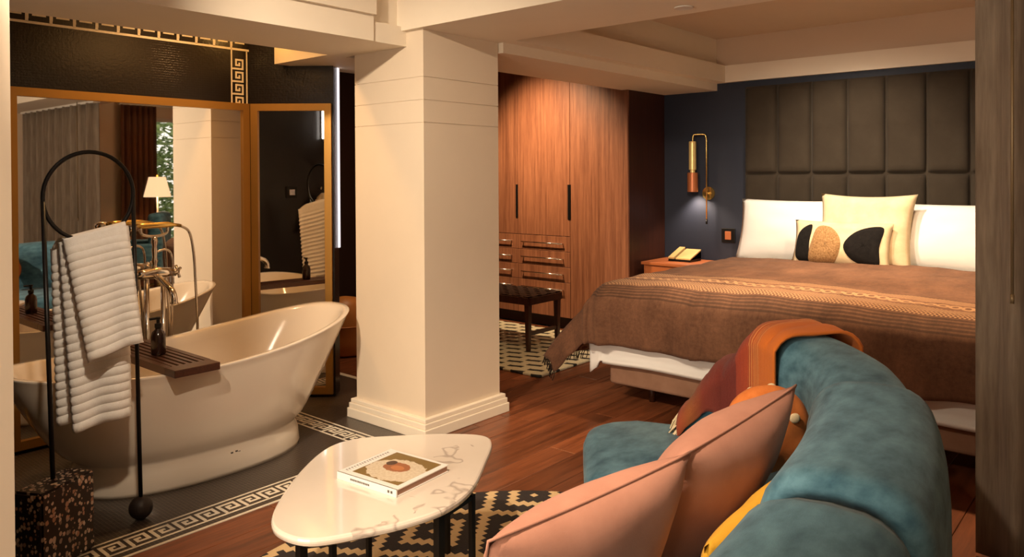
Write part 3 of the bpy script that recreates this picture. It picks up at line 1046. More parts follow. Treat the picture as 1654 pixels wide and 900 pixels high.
# ------------------------------------------------------------------ bench and its rug
rug2 = tag(obj('dash_rug', bx(-1.35, 1.35, -0.68, 0.68, 0.0, 0.018, bev=0.006), 'dash_rug', loc=(-4.69, 4.86, 0.0005)), 'cream pile rug with black dashes under the bench', 'rug')
bn = thing('woven_bench', 'low dark wooden bench with woven black leather seat', 'bench', (-4.45, 4.90, 0.0187))
BL, BWd, BH = 0.60, 0.215, 0.425
for sx in (-1, 1):
    for sy in (-1, 1):
        bm = bmesh.new()
        cx_, cy_ = sx * (BL - 0.025), sy * (BWd - 0.025)
        loft(bm, [[Vector((cx_ + a * r_, cy_ + c * r_, z)) for a, c in ((-1, -1), (1, -1), (1, 1), (-1, 1))] for z, r_ in ((0, 0.014), (BH - 0.05, 0.022), (BH - 0.02, 0.022))])
        obj('leg', bm, 'dark_wood', bn)
for sy in (-1, 1):
    obj('long_rail', bx(-BL, BL, sy * BWd - 0.012, sy * BWd + 0.012, BH - 0.055, BH), 'dark_wood', bn)
for sx in (-1, 1):
    obj('end_rail', bx(sx * BL - 0.012, sx * BL + 0.012, -BWd + 0.012, BWd - 0.012, BH - 0.055, BH), 'dark_wood', bn)
    obj('stretcher', bx(sx * (BL - 0.025) - 0.009, sx * (BL - 0.025) + 0.009, -BWd + 0.045, BWd - 0.045, 0.12, 0.15), 'dark_wood', bn)
nst = 20
for k in range(nst):
    x = -BL + 0.03 + k * (2 * BL - 0.06) / (nst - 1)
    bm = bmesh.new()
    n_ = 28
    ph = k % 2
    rows = [[Vector((x - 0.023, -BWd + 2 * BWd * i / n_, BH + 0.004 + (0.005 if ((i // 4) + ph) % 2 else 0.0))), Vector((x + 0.023, -BWd + 2 * BWd * i / n_, BH + 0.004 + (0.005 if ((i // 4) + ph) % 2 else 0.0)))] for i in range(n_ + 1)]
    loft(bm, rows, False, False, closed=False)
    solid(obj('leather_strap', bm, 'woven_leather', bn), 0.004)
for k in range(7):
    y = -BWd + 0.035 + k * (2 * BWd - 0.07) / 6
    obj('cross_strap', bx(-BL + 0.005, BL - 0.005, y - 0.024, y + 0.024, BH + 0.001, BH + 0.005), 'woven_leather', bn)

# ------------------------------------------------------------------ bed
BX0, BX1, BY0, BY1 = -2.655, -0.655, 4.02, 6.20
BT = 0.715
bed = thing('bed', 'king size bed with taupe upholstered base and white duvet', 'bed', (0, 0, 0))
obj('upholstered_base', bx(BX0, BX1, BY0, BY1, 0.12, 0.345, bev=0.02, seg=3), 'bed_base_fabric', bed, smooth=False)
for x in (BX0 + 0.20, BX1 - 0.20):
    for y in (BY0 + 0.18, BY1 - 0.2):
        bm = bmesh.new()
        loft(bm, [[Vector((x + r_ * math.cos(2 * PI * k / 12), y + r_ * math.sin(2 * PI * k / 12), z)) for k in range(12)] for z, r_ in ((0, 0.018), (0.13, 0.028))])
        obj('leg', bm, 'dark_wood', bed, smooth=True)
obj('mattress', bx(BX0 + 0.01, BX1 - 0.01, BY0 + 0.01, BY1, 0.345, 0.66, bev=0.05, seg=4), 'white_cotton', bed, smooth=True)


def drape(a, c, top, fa, ga, fc, gc, seed, fold):
    """point on a cloth lying on the bed: a = metres past the left edge, c = metres past the foot edge"""
    def hang(d, flare, lim):
        if d <= 0:
            return 0.0, 0.0
        r0 = 0.09
        if d < r0 * 1.5:
            q = d / (r0 * 1.5) * PI / 2
            return r0 * math.sin(q) * 0.8, r0 * (1 - math.cos(q))
        e = d - r0 * 1.5
        return r0 * 0.8 + e * flare, r0 + e * math.sqrt(max(0.05, 1 - flare * flare))
    ha, da = hang(a, fa, ga)
    hc, dc = hang(c, fc, gc)
    x = BX0 + 0.02 - ha if a > 0 else BX0 + 0.02 - a
    y = BY0 + 0.02 - hc if c > 0 else BY0 + 0.02 - c
    dz = (da ** 2.2 + dc ** 2.2) ** (1 / 2.2)
    return x, y, top - dz, da, dc


# duvet
def f_duvet(u, v):
    a = 0.30 - u * (2.0 + 0.30 + 0.30)
    c = 0.52 - v * (0.52 + 1.75)
    aa = a
    extra = 0.0
    if a < -1.96:                      # right side mirrored
        aa = -(a + 1.96)
        x, y, z, da, dc = drape(aa, c, BT - 0.01, 0.12, 0, 0.0, 0, 0, 0)
        x = (BX0 + BX1) - x if aa > 0 else BX0 + 0.02 - a
    else:
        x, y, z, da, dc = drape(a, c, BT - 0.01, 0.35, 0, 0.0, 0, 0, 0)
    lo = 0.285 + (0.0 if a < 0.05 else -0.14 * sm(0.05, 0.28, a) * sm(0.1, 0.3, c))
    z = max(z, lo)
    if c > 0.1:
        y -= 0.012 * math.sin(PI * min(1, (0.715 - z) / 0.43))
    return Vector((x, y, z + 0.012 * (vn(x * 3, y * 3) - 0.5)))


bm = bmesh.new()
grid(bm, f_duvet, 60, 48)
o = obj('duvet', bm, 'white_cotton', bed, smooth=True)
solid(o, 0.03, -1.0)

# brown blanket: a thing of its own, lying on the bed
BLK_A, BLK_C, BLK_V = 0.66, 0.40, 1.72
blk_t = thing('blanket', 'brown woven blanket with chain border draped over the bed', 'blanket', (0, 0, 0))


def f_blanket(u, v):
    a = BLK_A - u * (BLK_A + 2.02)
    c = BLK_C - v * (BLK_C + BLK_V)
    fl_ = 0.48 + 0.10 * sm(1.2, -0.4, -c)
    x, y, z, da, dc = drape(a, c, BT + 0.035, 0.52 + 0.10 * sm(-1.2, 0.3, c), 0, 0.06, 0, 0, 0)
    crown = 0.03 * math.sin(PI * min(1, max(0, (x - BX0) / 2.0))) if a < 0 else 0.0
    z += crown * (1 if c < 0 else max(0, 1 - c * 6))
    z += 0.014 * (vn(a * 5 + 3, c * 5) - 0.5) + 0.008 * (vn(a * 13, c * 13) - 0.5)
    # hanging folds
    if c > 0.02:
        k = sm(0.05, 0.40, c)
        y -= k * (0.016 * math.sin(a * 7.0 + 0.7) + 0.010 * math.sin(a * 17.0) + 0.006 * math.sin(a * 31)) + 0.055 * sm(0.02, 0.15, c) + 0.03 * math.sin(PI * min(1, c / 0.45))
    for a0_, w0_, h0_ in ((-0.62, 0.022, 0.030), (0.0, 0.03, 0.045), (0.16, 0.03, 0.04), (-1.35, 0.03, 0.018)):
        if c > -0.25:
            y -= h0_ * math.exp(-((a - a0_ + 0.05 * c) / w0_) ** 2) * sm(-0.25, 0.1, c)
    if a > 0.02:
        k = sm(0.05, 0.60, a)
        x -= k * (0.045 * math.sin(c * 9.0 + 1.2) + 0.022 * math.sin(c * 23.0))
    return Vector((x, y, max(z, 0.075 + 0.02 * vn(a * 9, c * 9))))


bm = bmesh.new()
rows = grid(bm, f_blanket, 110, 90, uv=lambda u, v: (u * (BLK_A + 2.02), v * (BLK_C + BLK_V)))
o = obj('blanket_cloth', bm, 'blanket_weave', blk_t, smooth=True)
solid(o, 0.008, 1.0)
# dark fringe along the side hem that hangs at the left
bm = bmesh.new()
for k in range(60):
    p = f_blanket(0.0, 0.0 + k / 60 * 0.5)
    q = p + Vector((random.uniform(-0.025, 0.01), random.uniform(-0.012, 0.012), -0.055))
    q.z = max(q.z, 0.006)
    tube(bm, [p, (p + q) / 2 + Vector((random.uniform(-.006, .006), 0, 0)), q], 0.0028, 4)
tag(obj('fringe', bm, 'woven_leather', blk_t), 'dark fringe along the hanging hem', kind='stuff')

# headboard
hbx0, PWd = -2.738, 0.2775
hb = thing('headboard', 'tall charcoal brown panelled upholstered headboard on the navy wall', 'headboard', (hbx0, HB, 0))
obj('backing', bx(0, PWd * 8, -0.060, -0.001, 0.35, 2.155), 'headboard_fabric', hb)


def puff(wd, ht, dp, n=12, m_=16):
    bm_ = bmesh.new()

    def f(u, v):
        a, c = 2 * u - 1, 2 * v - 1
        k = max(0.0, (1 - abs(a) ** 8) * (1 - abs(c) ** 24))
        return Vector((wd * u, -0.035 - dp * (k ** 0.4), ht * v))
    grid(bm_, lambda u, v: f(0.5 - 0.5 * math.cos(PI * u), 0.5 - 0.5 * math.cos(PI * v)), n, m_)
    return bm_


pm = None
for k in range(8):
    for z0, z1 in ((0.40, 1.418), (1.422, 2.16)):
        o = obj('panel', puff(PWd - 0.004, z1 - z0, 0.062), 'headboard_fabric', hb, smooth=True, loc=(k * PWd + 0.002, 0, z0))


# ------------------------------------------------------------------ cushions
def pillow_pt(wd, ht, th, u, v, side, pinch=0.07, full=0.5):
    a, c = 2 * u - 1, 2 * v - 1
    if pinch < 0:                       # round cushion: square mapped to a disc
        k = max(0.0, (1 - a * a) * (1 - c * c)) ** full
        return Vector((wd / 2 * a * math.sqrt(1 - c * c / 2), side * th / 2 * k, ht / 2 * c * math.sqrt(1 - a * a / 2)))
    x = wd / 2 * a * (1 - pinch * (1 - c * c) * a * a)
    z = ht / 2 * c * (1 - pinch * (1 - a * a) * c * c)
    k = max(0.0, (1 - a * a) * (1 - c * c)) ** full
    return Vector((x, side * th / 2 * k, z))


def pillow_bm(wd, ht, th, n=22, pinch=0.07, full=0.5, wr=0.006, seed=0):
    bm_ = bmesh.new()
    for side in (-1, 1):
        def f(u, v):
            p = pillow_pt(wd, ht, th, u, v, side, pinch, full)
            k = max(0.0, (1 - (2 * u - 1) ** 2) * (1 - (2 * v - 1) ** 2))
            p.y += side * wr * (vn(u * 6 + seed, v * 6) - 0.5) * min(1, 4 * k) * 2
            return p
        grid(bm_, f, n, n)
    bmesh.ops.remove_doubles(bm_, verts=bm_.verts, dist=1e-4)
    return bm_


def pillow(name, label, cat, wd, ht, th, mat, loc, rot, group=None, piping=None, seed=0, **k):
    t = thing(name, label, cat, loc, 0, group)
    t.rotation_euler = rot
    obj('cover', pillow_bm(wd, ht, th, seed=seed, **k), mat, t, smooth=True)
    if piping:
        pts = []
        pinch = k.get('pinch', 0.07)
        for (u0, v0), (u1, v1) in (((0, 0), (1, 0)), ((1, 0), (1, 1)), ((1, 1), (0, 1)), ((0, 1), (0, 0))):
            for i in range(14):
                s = i / 14
                pts.append(pillow_pt(wd, ht, th, u0 + (u1 - u0) * s, v0 + (v1 - v0) * s, 1, pinch))
        pts.append(pts[0])
        obj('seam', tube(bmesh.new(), pts, 0.0035, 6, cap=False), piping, t, smooth=True)
    return t


ZP = BT + 0.035
pillow('bed_pillow', 'white bed pillow against the headboard on the sconce side', 'pillow', 0.98, 0.50, 0.22, 'white_cotton', (-2.20, 6.00, ZP + 0.225), (R(-16), 0, 0), 'white bed pillows', pinch=0.05, seed=1)
pillow('bed_pillow', 'white bed pillow against the headboard beside the curtain', 'pillow', 0.98, 0.50, 0.22, 'white_cotton', (-1.16, 6.00, ZP + 0.215), (R(-16), 0, 0), 'white bed pillows', pinch=0.05, seed=5)
pillow('cushion', 'square cream cushion standing between the white bed pillows', 'cushion', 0.66, 0.56, 0.20, 'cream_linen', (-1.665, 5.83, ZP + 0.255), (R(-18), 0, 0), pinch=0.09, seed=3)
LW, LH, LT = 0.68, 0.33, 0.15
lum = pillow('lumbar_cushion', 'small cream cushion with black and tan tufted shapes', 'cushion', LW, LH, LT, 'cream_linen', (-1.785, 5.69, ZP + 0.165), (R(-16), R(0.5), 0), pinch=0.05, seed=4)


def tuft(name, outline, mat, lift):
    """raised tufted patch on the front of the lumbar cushion; outline in (u, v)"""
    bm_ = bmesh.new()
    cu_ = sum(p[0] for p in outline) / len(outline)
    cv_ = sum(p[1] for p in outline) / len(outline)
    pts = [Vector((p[0], p[1], 0)) for p in outline]
    pts = catmull(pts, 5, True)
    rings_ = []
    for q in range(9):
        s = q / 8
        ring_ = []
        for i_, p in enumerate(pts):
            uu, vv = cu_ + (p.x - cu_) * (1.001 - s), cv_ + (p.y - cv_) * (1.001 - s)
            P_ = pillow_pt(LW, LH, LT, min(max(uu, 0.004), 0.996), min(max(vv, 0.004), 0.996), -1, 0.05)
            P_.y -= 0.004 + (lift * min(1, s * 6)) * (0.8 + 0.4 * hsh(i_, q))
            ring_.append(P_)
        rings_.append(ring_)
    loft(bm_, rings_, False, True)
    return obj(name, bm_, mat, lum, smooth=True)


tuft('tufted_shape', [(0.20, 0.04), (0.20, 0.45), (0.21, 0.86), (0.14, 0.84), (0.06, 0.68), (0.03, 0.45), (0.04, 0.18), (0.10, 0.05)], 'tuft_black', 0.010)
tuft('tufted_shape', [(0.20, 0.02), (0.23, 0.55), (0.28, 0.84), (0.40, 0.84), (0.50, 0.65), (0.53, 0.42), (0.49, 0.12), (0.42, 0.01)], 'tuft_tan', 0.014)
tuft('tufted_shape', [(0.90, 0.05), (0.91, 0.45), (0.93, 0.86), (0.80, 0.88), (0.65, 0.72), (0.56, 0.44), (0.62, 0.18), (0.74, 0.05)], 'tuft_black', 0.010)

# ------------------------------------------------------------------ sconce, switch, nightstand, phone
sc = thing('wall_sconce', 'brass reading sconce with copper shade on the navy wall', 'wall lamp', (-3.10, HB, 1.25))
bm = bmesh.new()
tube(bm, [(0, -0.001, 0), (0, -0.016, 0)], 0.058, 28)
obj('wall_plate', bm, 'brass', sc)
obj('pivot', tube(bmesh.new(), [(0, -0.016, 0), (0, -0.05, 0)], 0.012, 12), 'brass', sc, smooth=True)
obj('arm', tube(bmesh.new(), [(0, -0.05, -0.24), (0, -0.05, 0.42)] + catmull([(0, -0.05, 0.47), (-0.005, -0.055, 0.505), (-0.02, -0.06, 0.52), (-0.09, -0.09, 0.52), (-0.105, -0.095, 0.505), (-0.11, -0.097, 0.45)], 4), 0.0065, 10), 'brass', sc, smooth=True)
obj('arm_tip', tube(bmesh.new(), [(0, -0.05, -0.27), (0, -0.05, -0.235)], 0.009, 10), 'black_metal', sc, smooth=True)
obj('upper_shade', lathe(bmesh.new(), [(0.012, 0.462), (0.030, 0.46), (0.032, 0.45), (0.032, 0.21), (0.022, 0.205), (0.022, 0.18)], (-0.11, -0.097, 0), 24), 'sconce_glass', sc)
obj('lower_shade', lathe(bmesh.new(), [(0.020, 0.185), (0.044, 0.183), (0.046, 0.175), (0.046, 0.015), (0.042, 0.013), (0.040, 0.02), (0.036, 0.15)], (-0.11, -0.097, 0), 24), 'copper', sc)
spot('sconce_lamp', (-3.21, HB - 0.10, 1.262), (-3.14, HB - 0.06, 0.7), 16, 120, 0.7, (1, 0.78, 0.58), 0.03)
sw = thing('wall_switch', 'black framed switch plate on the navy wall beside the pillow', 'switch', (-2.917, HB, 0.885))
obj('frame', bx(-0.062, 0.062, -0.012, -0.001, -0.062, 0.062, bev=0.003), 'black_metal', sw)
obj('rocker', bx(-0.028, 0.028, -0.017, -0.012, -0.036, 0.036, bev=0.002), 'copper', sw)
ns = thing('nightstand', 'orange wooden nightstand between bed and wardrobe', 'nightstand', (-3.17, 6.05, 0))
obj('top', bx(-0.34, 0.34, -0.23, 0.23, 0.635, 0.66, bev=0.003), 'orange_wood', ns)
obj('case', bx(-0.32, 0.32, -0.21, 0.22, 0.40, 0.635), 'orange_wood', ns)
dw = obj('drawer', bx(-0.30, 0.30, -0.222, -0.21, 0.42, 0.62, bev=0.002), 'orange_wood', ns)
obj('knob', tube(bmesh.new(), [(0, -0.222, 0.52), (0, -0.24, 0.52)], [0.008, 0.014], 12), 'brass', dw)
for sx in (-1, 1):
    for sy in (-1, 1):
        obj('leg', tube(bmesh.new(), [(sx * 0.28, sy * 0.17, 0), (sx * 0.28, sy * 0.17, 0.40)], [0.012, 0.018], 10), 'dark_wood', ns, smooth=True)
ph = thing('telephone', 'tan wedge shaped desk telephone on the nightstand', 'telephone', (-3.24, 6.10, 0.66))


def wedge(x0, x1, y0, y1, za, zb, z0=0.0):
    bm_ = bmesh.new()
    q = [bm_.verts.new(p) for p in ((x0, y0, z0), (x1, y0, z0), (x1, y1, z0), (x0, y1, z0), (x0, y0, za), (x1, y0, za), (x1, y1, zb), (x0, y1, zb))]
    for f in ((0, 3, 2, 1), (4, 5, 6, 7), (0, 1, 5, 4), (1, 2, 6, 5), (2, 3, 7, 6), (3, 0, 4, 7)):
        bm_.faces.new([q[i] for i in f])
    return bm_


obj('base', wedge(-0.10, 0.11, -0.10, 0.10, 0.02, 0.085), 'black_metal', ph)
obj('handset', wedge(-0.10, -0.045, -0.105, 0.105, 0.036, 0.110, 0.022), 'phone_tan', ph)
obj('key_panel', wedge(-0.030, 0.11, -0.10, 0.10, 0.030, 0.097, 0.02), 'phone_tan', ph)

# ------------------------------------------------------------------ coffee table, book, round rug
rug1 = bmesh.new()
lathe(rug1, [(1.09, 0.0), (1.10, 0.004), (1.095, 0.011), (1.085, 0.013)], n=96)
tag(obj('round_rug', rug1, 'diamond_rug', loc=(-1.49, 1.78, 0.0005)), 'round cream rug with black stepped diamonds under the coffee table', 'rug')

ct = thing('coffee_table', 'rounded triangular white marble coffee table with thin black legs', 'table', (-1.98, 1.66, 0.0135))
CT0 = Vector((-1.98, 1.66, 0.0))
top_px = [(438, 838), (452, 860), (500, 872), (580, 860), (660, 842), (725, 818), (765, 785), (785, 745), (795, 716), (780, 703), (720, 700), (640, 703), (575, 708), (530, 722), (490, 755), (455, 800)]
ol = [at(x, y, z=0.43) for x, y in top_px]
ol = catmull(ol, 6, True)
bm = bmesh.new()


def off(scale_d, z):
    cxy = CT0
    out = []
    for p in ol:
        d_ = Vector((p.x - cxy.x, p.y - cxy.y, 0))
        L_ = d_.length
        out.append(Vector((d_.x, d_.y, 0)) * ((L_ - scale_d) / L_) + Vector((0, 0, z)))
    return out


loft(bm, [off(0.014, 0.390), off(0.002, 0.397), off(0.0, 0.404), off(0.0, 0.409), off(0.003, 0.415), off(0.009, 0.417)])
obj('marble_top', bm, 'marble', ct)
legs = [at(480, 882, z=0.40) - CT0, at(533, 876, z=0.40) - CT0, at(713, 836, z=0.40) - CT0, at(768, 800, z=0.40) - CT0]
legs = [Vector((p.x * 0.96, p.y * 0.96, 0)) for p in legs]
legs += [Vector((-0.22, 0.10, 0)), Vector((-0.06, 0.34, 0))]
for i, p in enumerate(legs):
    r_ = 0.012 if i in (0, 2) else 0.008
    obj('leg', bx(p.x - r_, p.x + r_, p.y - r_, p.y + r_, 0.0, 0.388), 'black_metal', ct)
for a, c in ((0, 4), (1, 4), (2, 5), (3, 5), (0, 1), (2, 3)):
    obj('under_rail', tube(bmesh.new(), [legs[a] + Vector((0, 0, 0.378)), legs[c] + Vector((0, 0, 0.378))], 0.009, 4), 'black_metal', ct)

bkc = Vector((-1.945, 1.661, 0.0135 + 0.4175))
bk = thing('book', 'white art book with a brown and cream cover photo on the marble table', 'book', bkc, R(5.5))
BW2, BH2, BT2 = 0.132, 0.124, 0.024
obj('pages', bx(-BW2 + 0.004, BW2 - 0.004, -BH2 + 0.003, BH2 - 0.003, 0.003, BT2 - 0.003), 'paper_edge', bk)
cv = obj('cover', bx(-BW2, BW2, -BH2, BH2, BT2 - 0.003, BT2), 'paper', bk)
obj('back_cover', bx(-BW2, BW2, -BH2, BH2, 0.0, 0.003), 'paper', bk)
obj('spine', bx(-BW2, BW2, -BH2 - 0.002, -BH2 + 0.003, 0.0, BT2), 'paper', bk)
obj('cover_photo', bx(-0.090, 0.112, -0.098, 0.110, 0.0, 0.0006), 'book_print', cv, loc=(0, 0, BT2))
bm = bmesh.new()
rnd = random.Random(3)
yy = -0.10
while yy < 0.09:
    hh = rnd.uniform(0.006, 0.010)
    box(bm, -0.120, -0.118, yy, yy + hh, BT2, BT2 + 0.0004)
    box(bm, -0.118, -0.108, yy, yy + 0.002, BT2, BT2 + 0.0004)
    yy += hh + 0.004
obj('title_print', bm, 'ink', cv)
bm = bmesh.new()
xx = -0.07
while xx < 0.01:
    ww = rnd.uniform(0.003, 0.006)
    box(bm, xx, xx + ww, -BH2 - 0.0026, -BH2 - 0.002, 0.009, 0.015)
    xx += ww + 0.002
for q in (0.095, 0.108):
    box(bm, q, q + 0.008, -BH2 - 0.0026, -BH2 - 0.002, 0.008, 0.016)
tag(obj('spine_print', bm, 'ink', bk), kind='stuff')

# ------------------------------------------------------------------ curved teal sofa
sofa = thing('curved_sofa', 'curved teal velvet sofa with rounded back in the foreground', 'sofa', (0, 0, 0))
SP = [(-0.42, 0.35), (-0.44, 0.80), (-0.46, 1.20), (-0.50, 1.60), (-0.56, 2.00), (-0.66, 2.36), (-0.82, 2.68), (-1.04, 2.87), (-1.29, 2.93), (-1.56, 2.88)]
path = catmull([(x, y, 0) for x, y in SP], 12)
NP = len(path)


def top_at(s):      # s in path index units of SP
    xs = [0, 4, 5, 6, 7.3, 8.2, 9]
    zs_ = [0.775, 0.785, 0.795, 0.815, 0.835, 0.66, 0.43]
    for i in range(len(xs) - 1):
        if s <= xs[i + 1]:
            k = (s - xs[i]) / (xs[i + 1] - xs[i])
            k = k * k * (3 - 2 * k)
            return zs_[i] + (zs_[i + 1] - zs_[i]) * k
    return zs_[-1]


def sweep(i0, i1, wd, z0, drop=0.0, er=0.05, n=36, bulge=0.0, side_off=0.0):
    """rounded-section sweep along the sofa path between index i0 and i1"""
    rings_ = []
    steps = i1 - i0
    length = sum((path[i + 1] - path[i]).length for i in range(i0, i1))
    acc = 0.0
    samples = []
    for i in range(i0, i1 + 1):
        if i > i0:
            acc += (path[i] - path[i - 1]).length
        samples.append((i, acc))
    ext = []
    for q in (0.0, 0.08, 0.2, 0.4, 0.7):
        ext.append(q)
    # rounded ends: shrink the section near both ends
    fin = []
    for i, s_ in samples:
        fin.append((path[i], i, s_))
    def tangent(i):
        return (path[min(i + 1, NP - 1)] - path[max(i - 1, 0)]).normalized()
    seq = []
    for e in ext:
        seq.append((path[i0] + tangent(i0) * (er * (1 - math.sqrt(max(0, 1 - (1 - e) ** 2)))), i0, er * (1 - math.sqrt(max(0.0, 1 - (1 - e) ** 2))), er * (1 - math.sin(math.acos(min(1, 1 - e))) if e < 1 else 0), e))
    for k_, (p, i, s_) in enumerate(fin):
        if er < s_ < length - er:
            seq.append((p, i, s_, 0.0, 1))
    for e in reversed(ext):
        seq.append((path[i1] - tangent(i1) * (er * (1 - math.sqrt(max(0, 1 - (1 - e) ** 2)))), i1, 0, 0, e))
    for p, i, s_, _, e in seq:
        inset = er * (1 - math.sqrt(max(0.0, 1 - (1 - e) ** 2))) if e < 1 else 0.0
        sh_ = er * (1 - e) if e < 1 else 0.0
        t_ = tangent(i)
        nrm = Vector((t_.y, -t_.x, 0))      # to the outside (right when walking +y)
        zt = top_at(i / 12) - drop
        hw = wd / 2 - sh_
        zt2 = zt - sh_
        mid_z = (zt2 + z0) / 2
        hz = (zt2 - z0) / 2
        ring_ = []
        for k in range(n):
            th = 2 * PI * k / n
            cx_, sz_ = math.cos(th), math.sin(th)
            ex = 2 / 3.6
            x_ = hw * math.copysign(abs(cx_) ** ex, cx_)
            z_ = hz * math.copysign(abs(sz_) ** (2 / 5.0), sz_)
            crown = 0.018 * (1 - (x_ / hw) ** 2) if z_ > hz * 0.8 else 0.0
            ring_.append(p + nrm * (x_ + side_off) + Vector((0, 0, mid_z + z_ + crown)))
        rings_.append(ring_)
    bm_ = bmesh.new()
    loft(bm_, rings_)
    return bm_


def yi(y):
    return min(range(NP), key=lambda i: abs(path[i].y - y) if i < 6 * 12 else 9)


i_a, i_b = yi(1.53), yi(2.36)
WB = 0.345
obj('back_section', sweep(0, i_a - 1, WB + 0.006, 0.12, -0.012, 0.06), 'velvet_teal', sofa, smooth=True)
obj('back_section', sweep(i_a, i_b, WB + 0.008, 0.12, -0.018, 0.06), 'velvet_teal', sofa, smooth=True)
obj('back_section', sweep(i_b - 1, NP - 1, WB - 0.025, 0.12, 0.020, 0.05), 'velvet_teal', sofa, smooth=True)
# seat cushion follows the inside of the curve
seat_out = [path[i] for i in range(0, NP, 4)]
seat_in = catmull([(-1.18, 0.35, 0), (-1.22, 0.9, 0), (-1.28, 1.4, 0), (-1.38, 1.8, 0), (-1.50, 2.10, 0)], 8)
far_in = catmull([(-1.50, 2.12, 0), (-1.68, 2.36, 0), (-1.80, 2.54, 0), (-1.82, 2.68, 0), (-1.74, 2.80, 0)], 6)
near_out = [path[i] for i in range(0, 4 * 12 + 7, 3)]
far_out = [path[i] for i in range(4 * 12 + 8, NP, 3)]


def seat_bm(z0, z1, shrink, rnd_, po, pi_):
    bm_ = bmesh.new()
    poly = [Vector((p.x, p.y, 0)) for p in po] + [Vector((p.x, p.y, 0)) for p in reversed(pi_)]
    cxy = sum(poly, Vector()) / len(poly)
    rings_ = []
    for z, ins in ((z0, shrink + rnd_), (z0 + rnd_ * 0.5, shrink), (z1 - rnd_, shrink), (z1 - rnd_ * 0.4, shrink + rnd_ * 0.25), (z1, shrink + rnd_ * 1.2)):
        rings_.append([p + (cxy - p).normalized() * ins + Vector((0, 0, z)) for p in poly])
    loft(bm_, rings_)
    return bm_


for po, pi_ in ((near_out, seat_in), (far_out, far_in)):
    obj('seat_cushion', seat_bm(0.245, 0.39, 0.004, 0.045, po, pi_), 'velvet_teal', sofa, smooth=True)
    obj('seat_base', seat_bm(0.11, 0.242, 0.02, 0.01, po, pi_), 'velvet_teal', sofa)
for p in ((-0.45, 0.6), (-0.60, 2.0), (-1.1, 0.7), (-1.25, 1.8), (-1.60, 2.62)):
    obj('foot', tube(bmesh.new(), [(p[0], p[1], 0.0135), (p[0], p[1], 0.13)], [0.014, 0.022], 10), 'dark_wood', sofa, smooth=True)


def lean(top0, top1, wd, ht, back, name, label, mat, th, **k):
    """cushion whose top edge runs top0 -> top1 and whose foot slides forward by -back in the seat direction"""
    t0, t1 = Vector(top0), Vector(top1)
    X = (t1 - t0).normalized()
    fwd = X.cross(Vector((0, 0, 1))).normalized()
    Z = (Vector((0, 0, 1)) * math.cos(back) + fwd * math.sin(back))
    Z = (Z - X * Z.dot(X)).normalized()
    Y = Z.cross(X)
    ctr = (t0 + t1) / 2 - Z * ht / 2
    o_ = pillow(name, label, 'cushion', wd, ht, th, mat, (0, 0, 0), (0, 0, 0), **k)
    M_ = Matrix((X, Y, Z)).transposed().to_4x4()
    M_.translation = ctr
    o_.matrix_world = M_
    return o_


lean((-0.930, 1.03, 0.76), (-0.800, 1.515, 0.81), 0.53, 0.46, R(27), 'cushion', 'pink velvet cushion nearest the viewer on the teal sofa', 'velvet_pink', 0.20, piping='velvet_pink', seed=7, pinch=0.05)
lean((-0.815, 1.55, 0.80), (-0.770, 2.05, 0.845), 0.55, 0.48, R(30), 'cushion', 'pink velvet cushion leaning behind the nearest one on the sofa', 'velvet_pink', 0.22, piping='velvet_pink', seed=9, pinch=0.05)
lean((-0.72, 1.45, 0.66), (-0.69, 1.86, 0.72), 0.44, 0.36, R(10), 'cushion', 'mustard yellow cushion squeezed between pink cushions and sofa back', 'velvet_yellow', 0.12, seed=11)
oc_c = at(1238, 622, z=0.77)
oc = lean((oc_c.x - 0.075, oc_c.y - 0.06, 0.765), (oc_c.x + 0.075, oc_c.y + 0.06, 0.775), 0.27, 0.30, R(12), 'cushion', 'orange knitted cushion with cream dots beside the throw', 'knit_orange', 0.12, seed=13, pinch=-0.12)
for (u, v) in ((0.35, 0.86), (0.62, 0.90), (0.20, 0.70), (0.5, 0.66), (0.78, 0.72)):
    for side in (-1, 1):
        p = pillow_pt(0.27, 0.30, 0.12, u, v, side, -0.12)
        bm = bmesh.new()
        bmesh.ops.create_uvsphere(bm, u_segments=10, v_segments=6, radius=0.017)
        for v_ in bm.verts:
            v_.co.y *= 0.4
        obj('dot', bm, 'cream_linen', oc, smooth=True, loc=p + Vector((0, side * 0.003, 0)))

# throw draped over the far end of the sofa back, down along the arm
th_t = thing('throw_blanket', 'rust red and orange throw draped over the far end of the teal sofa', 'throw', (0, 0, 0))


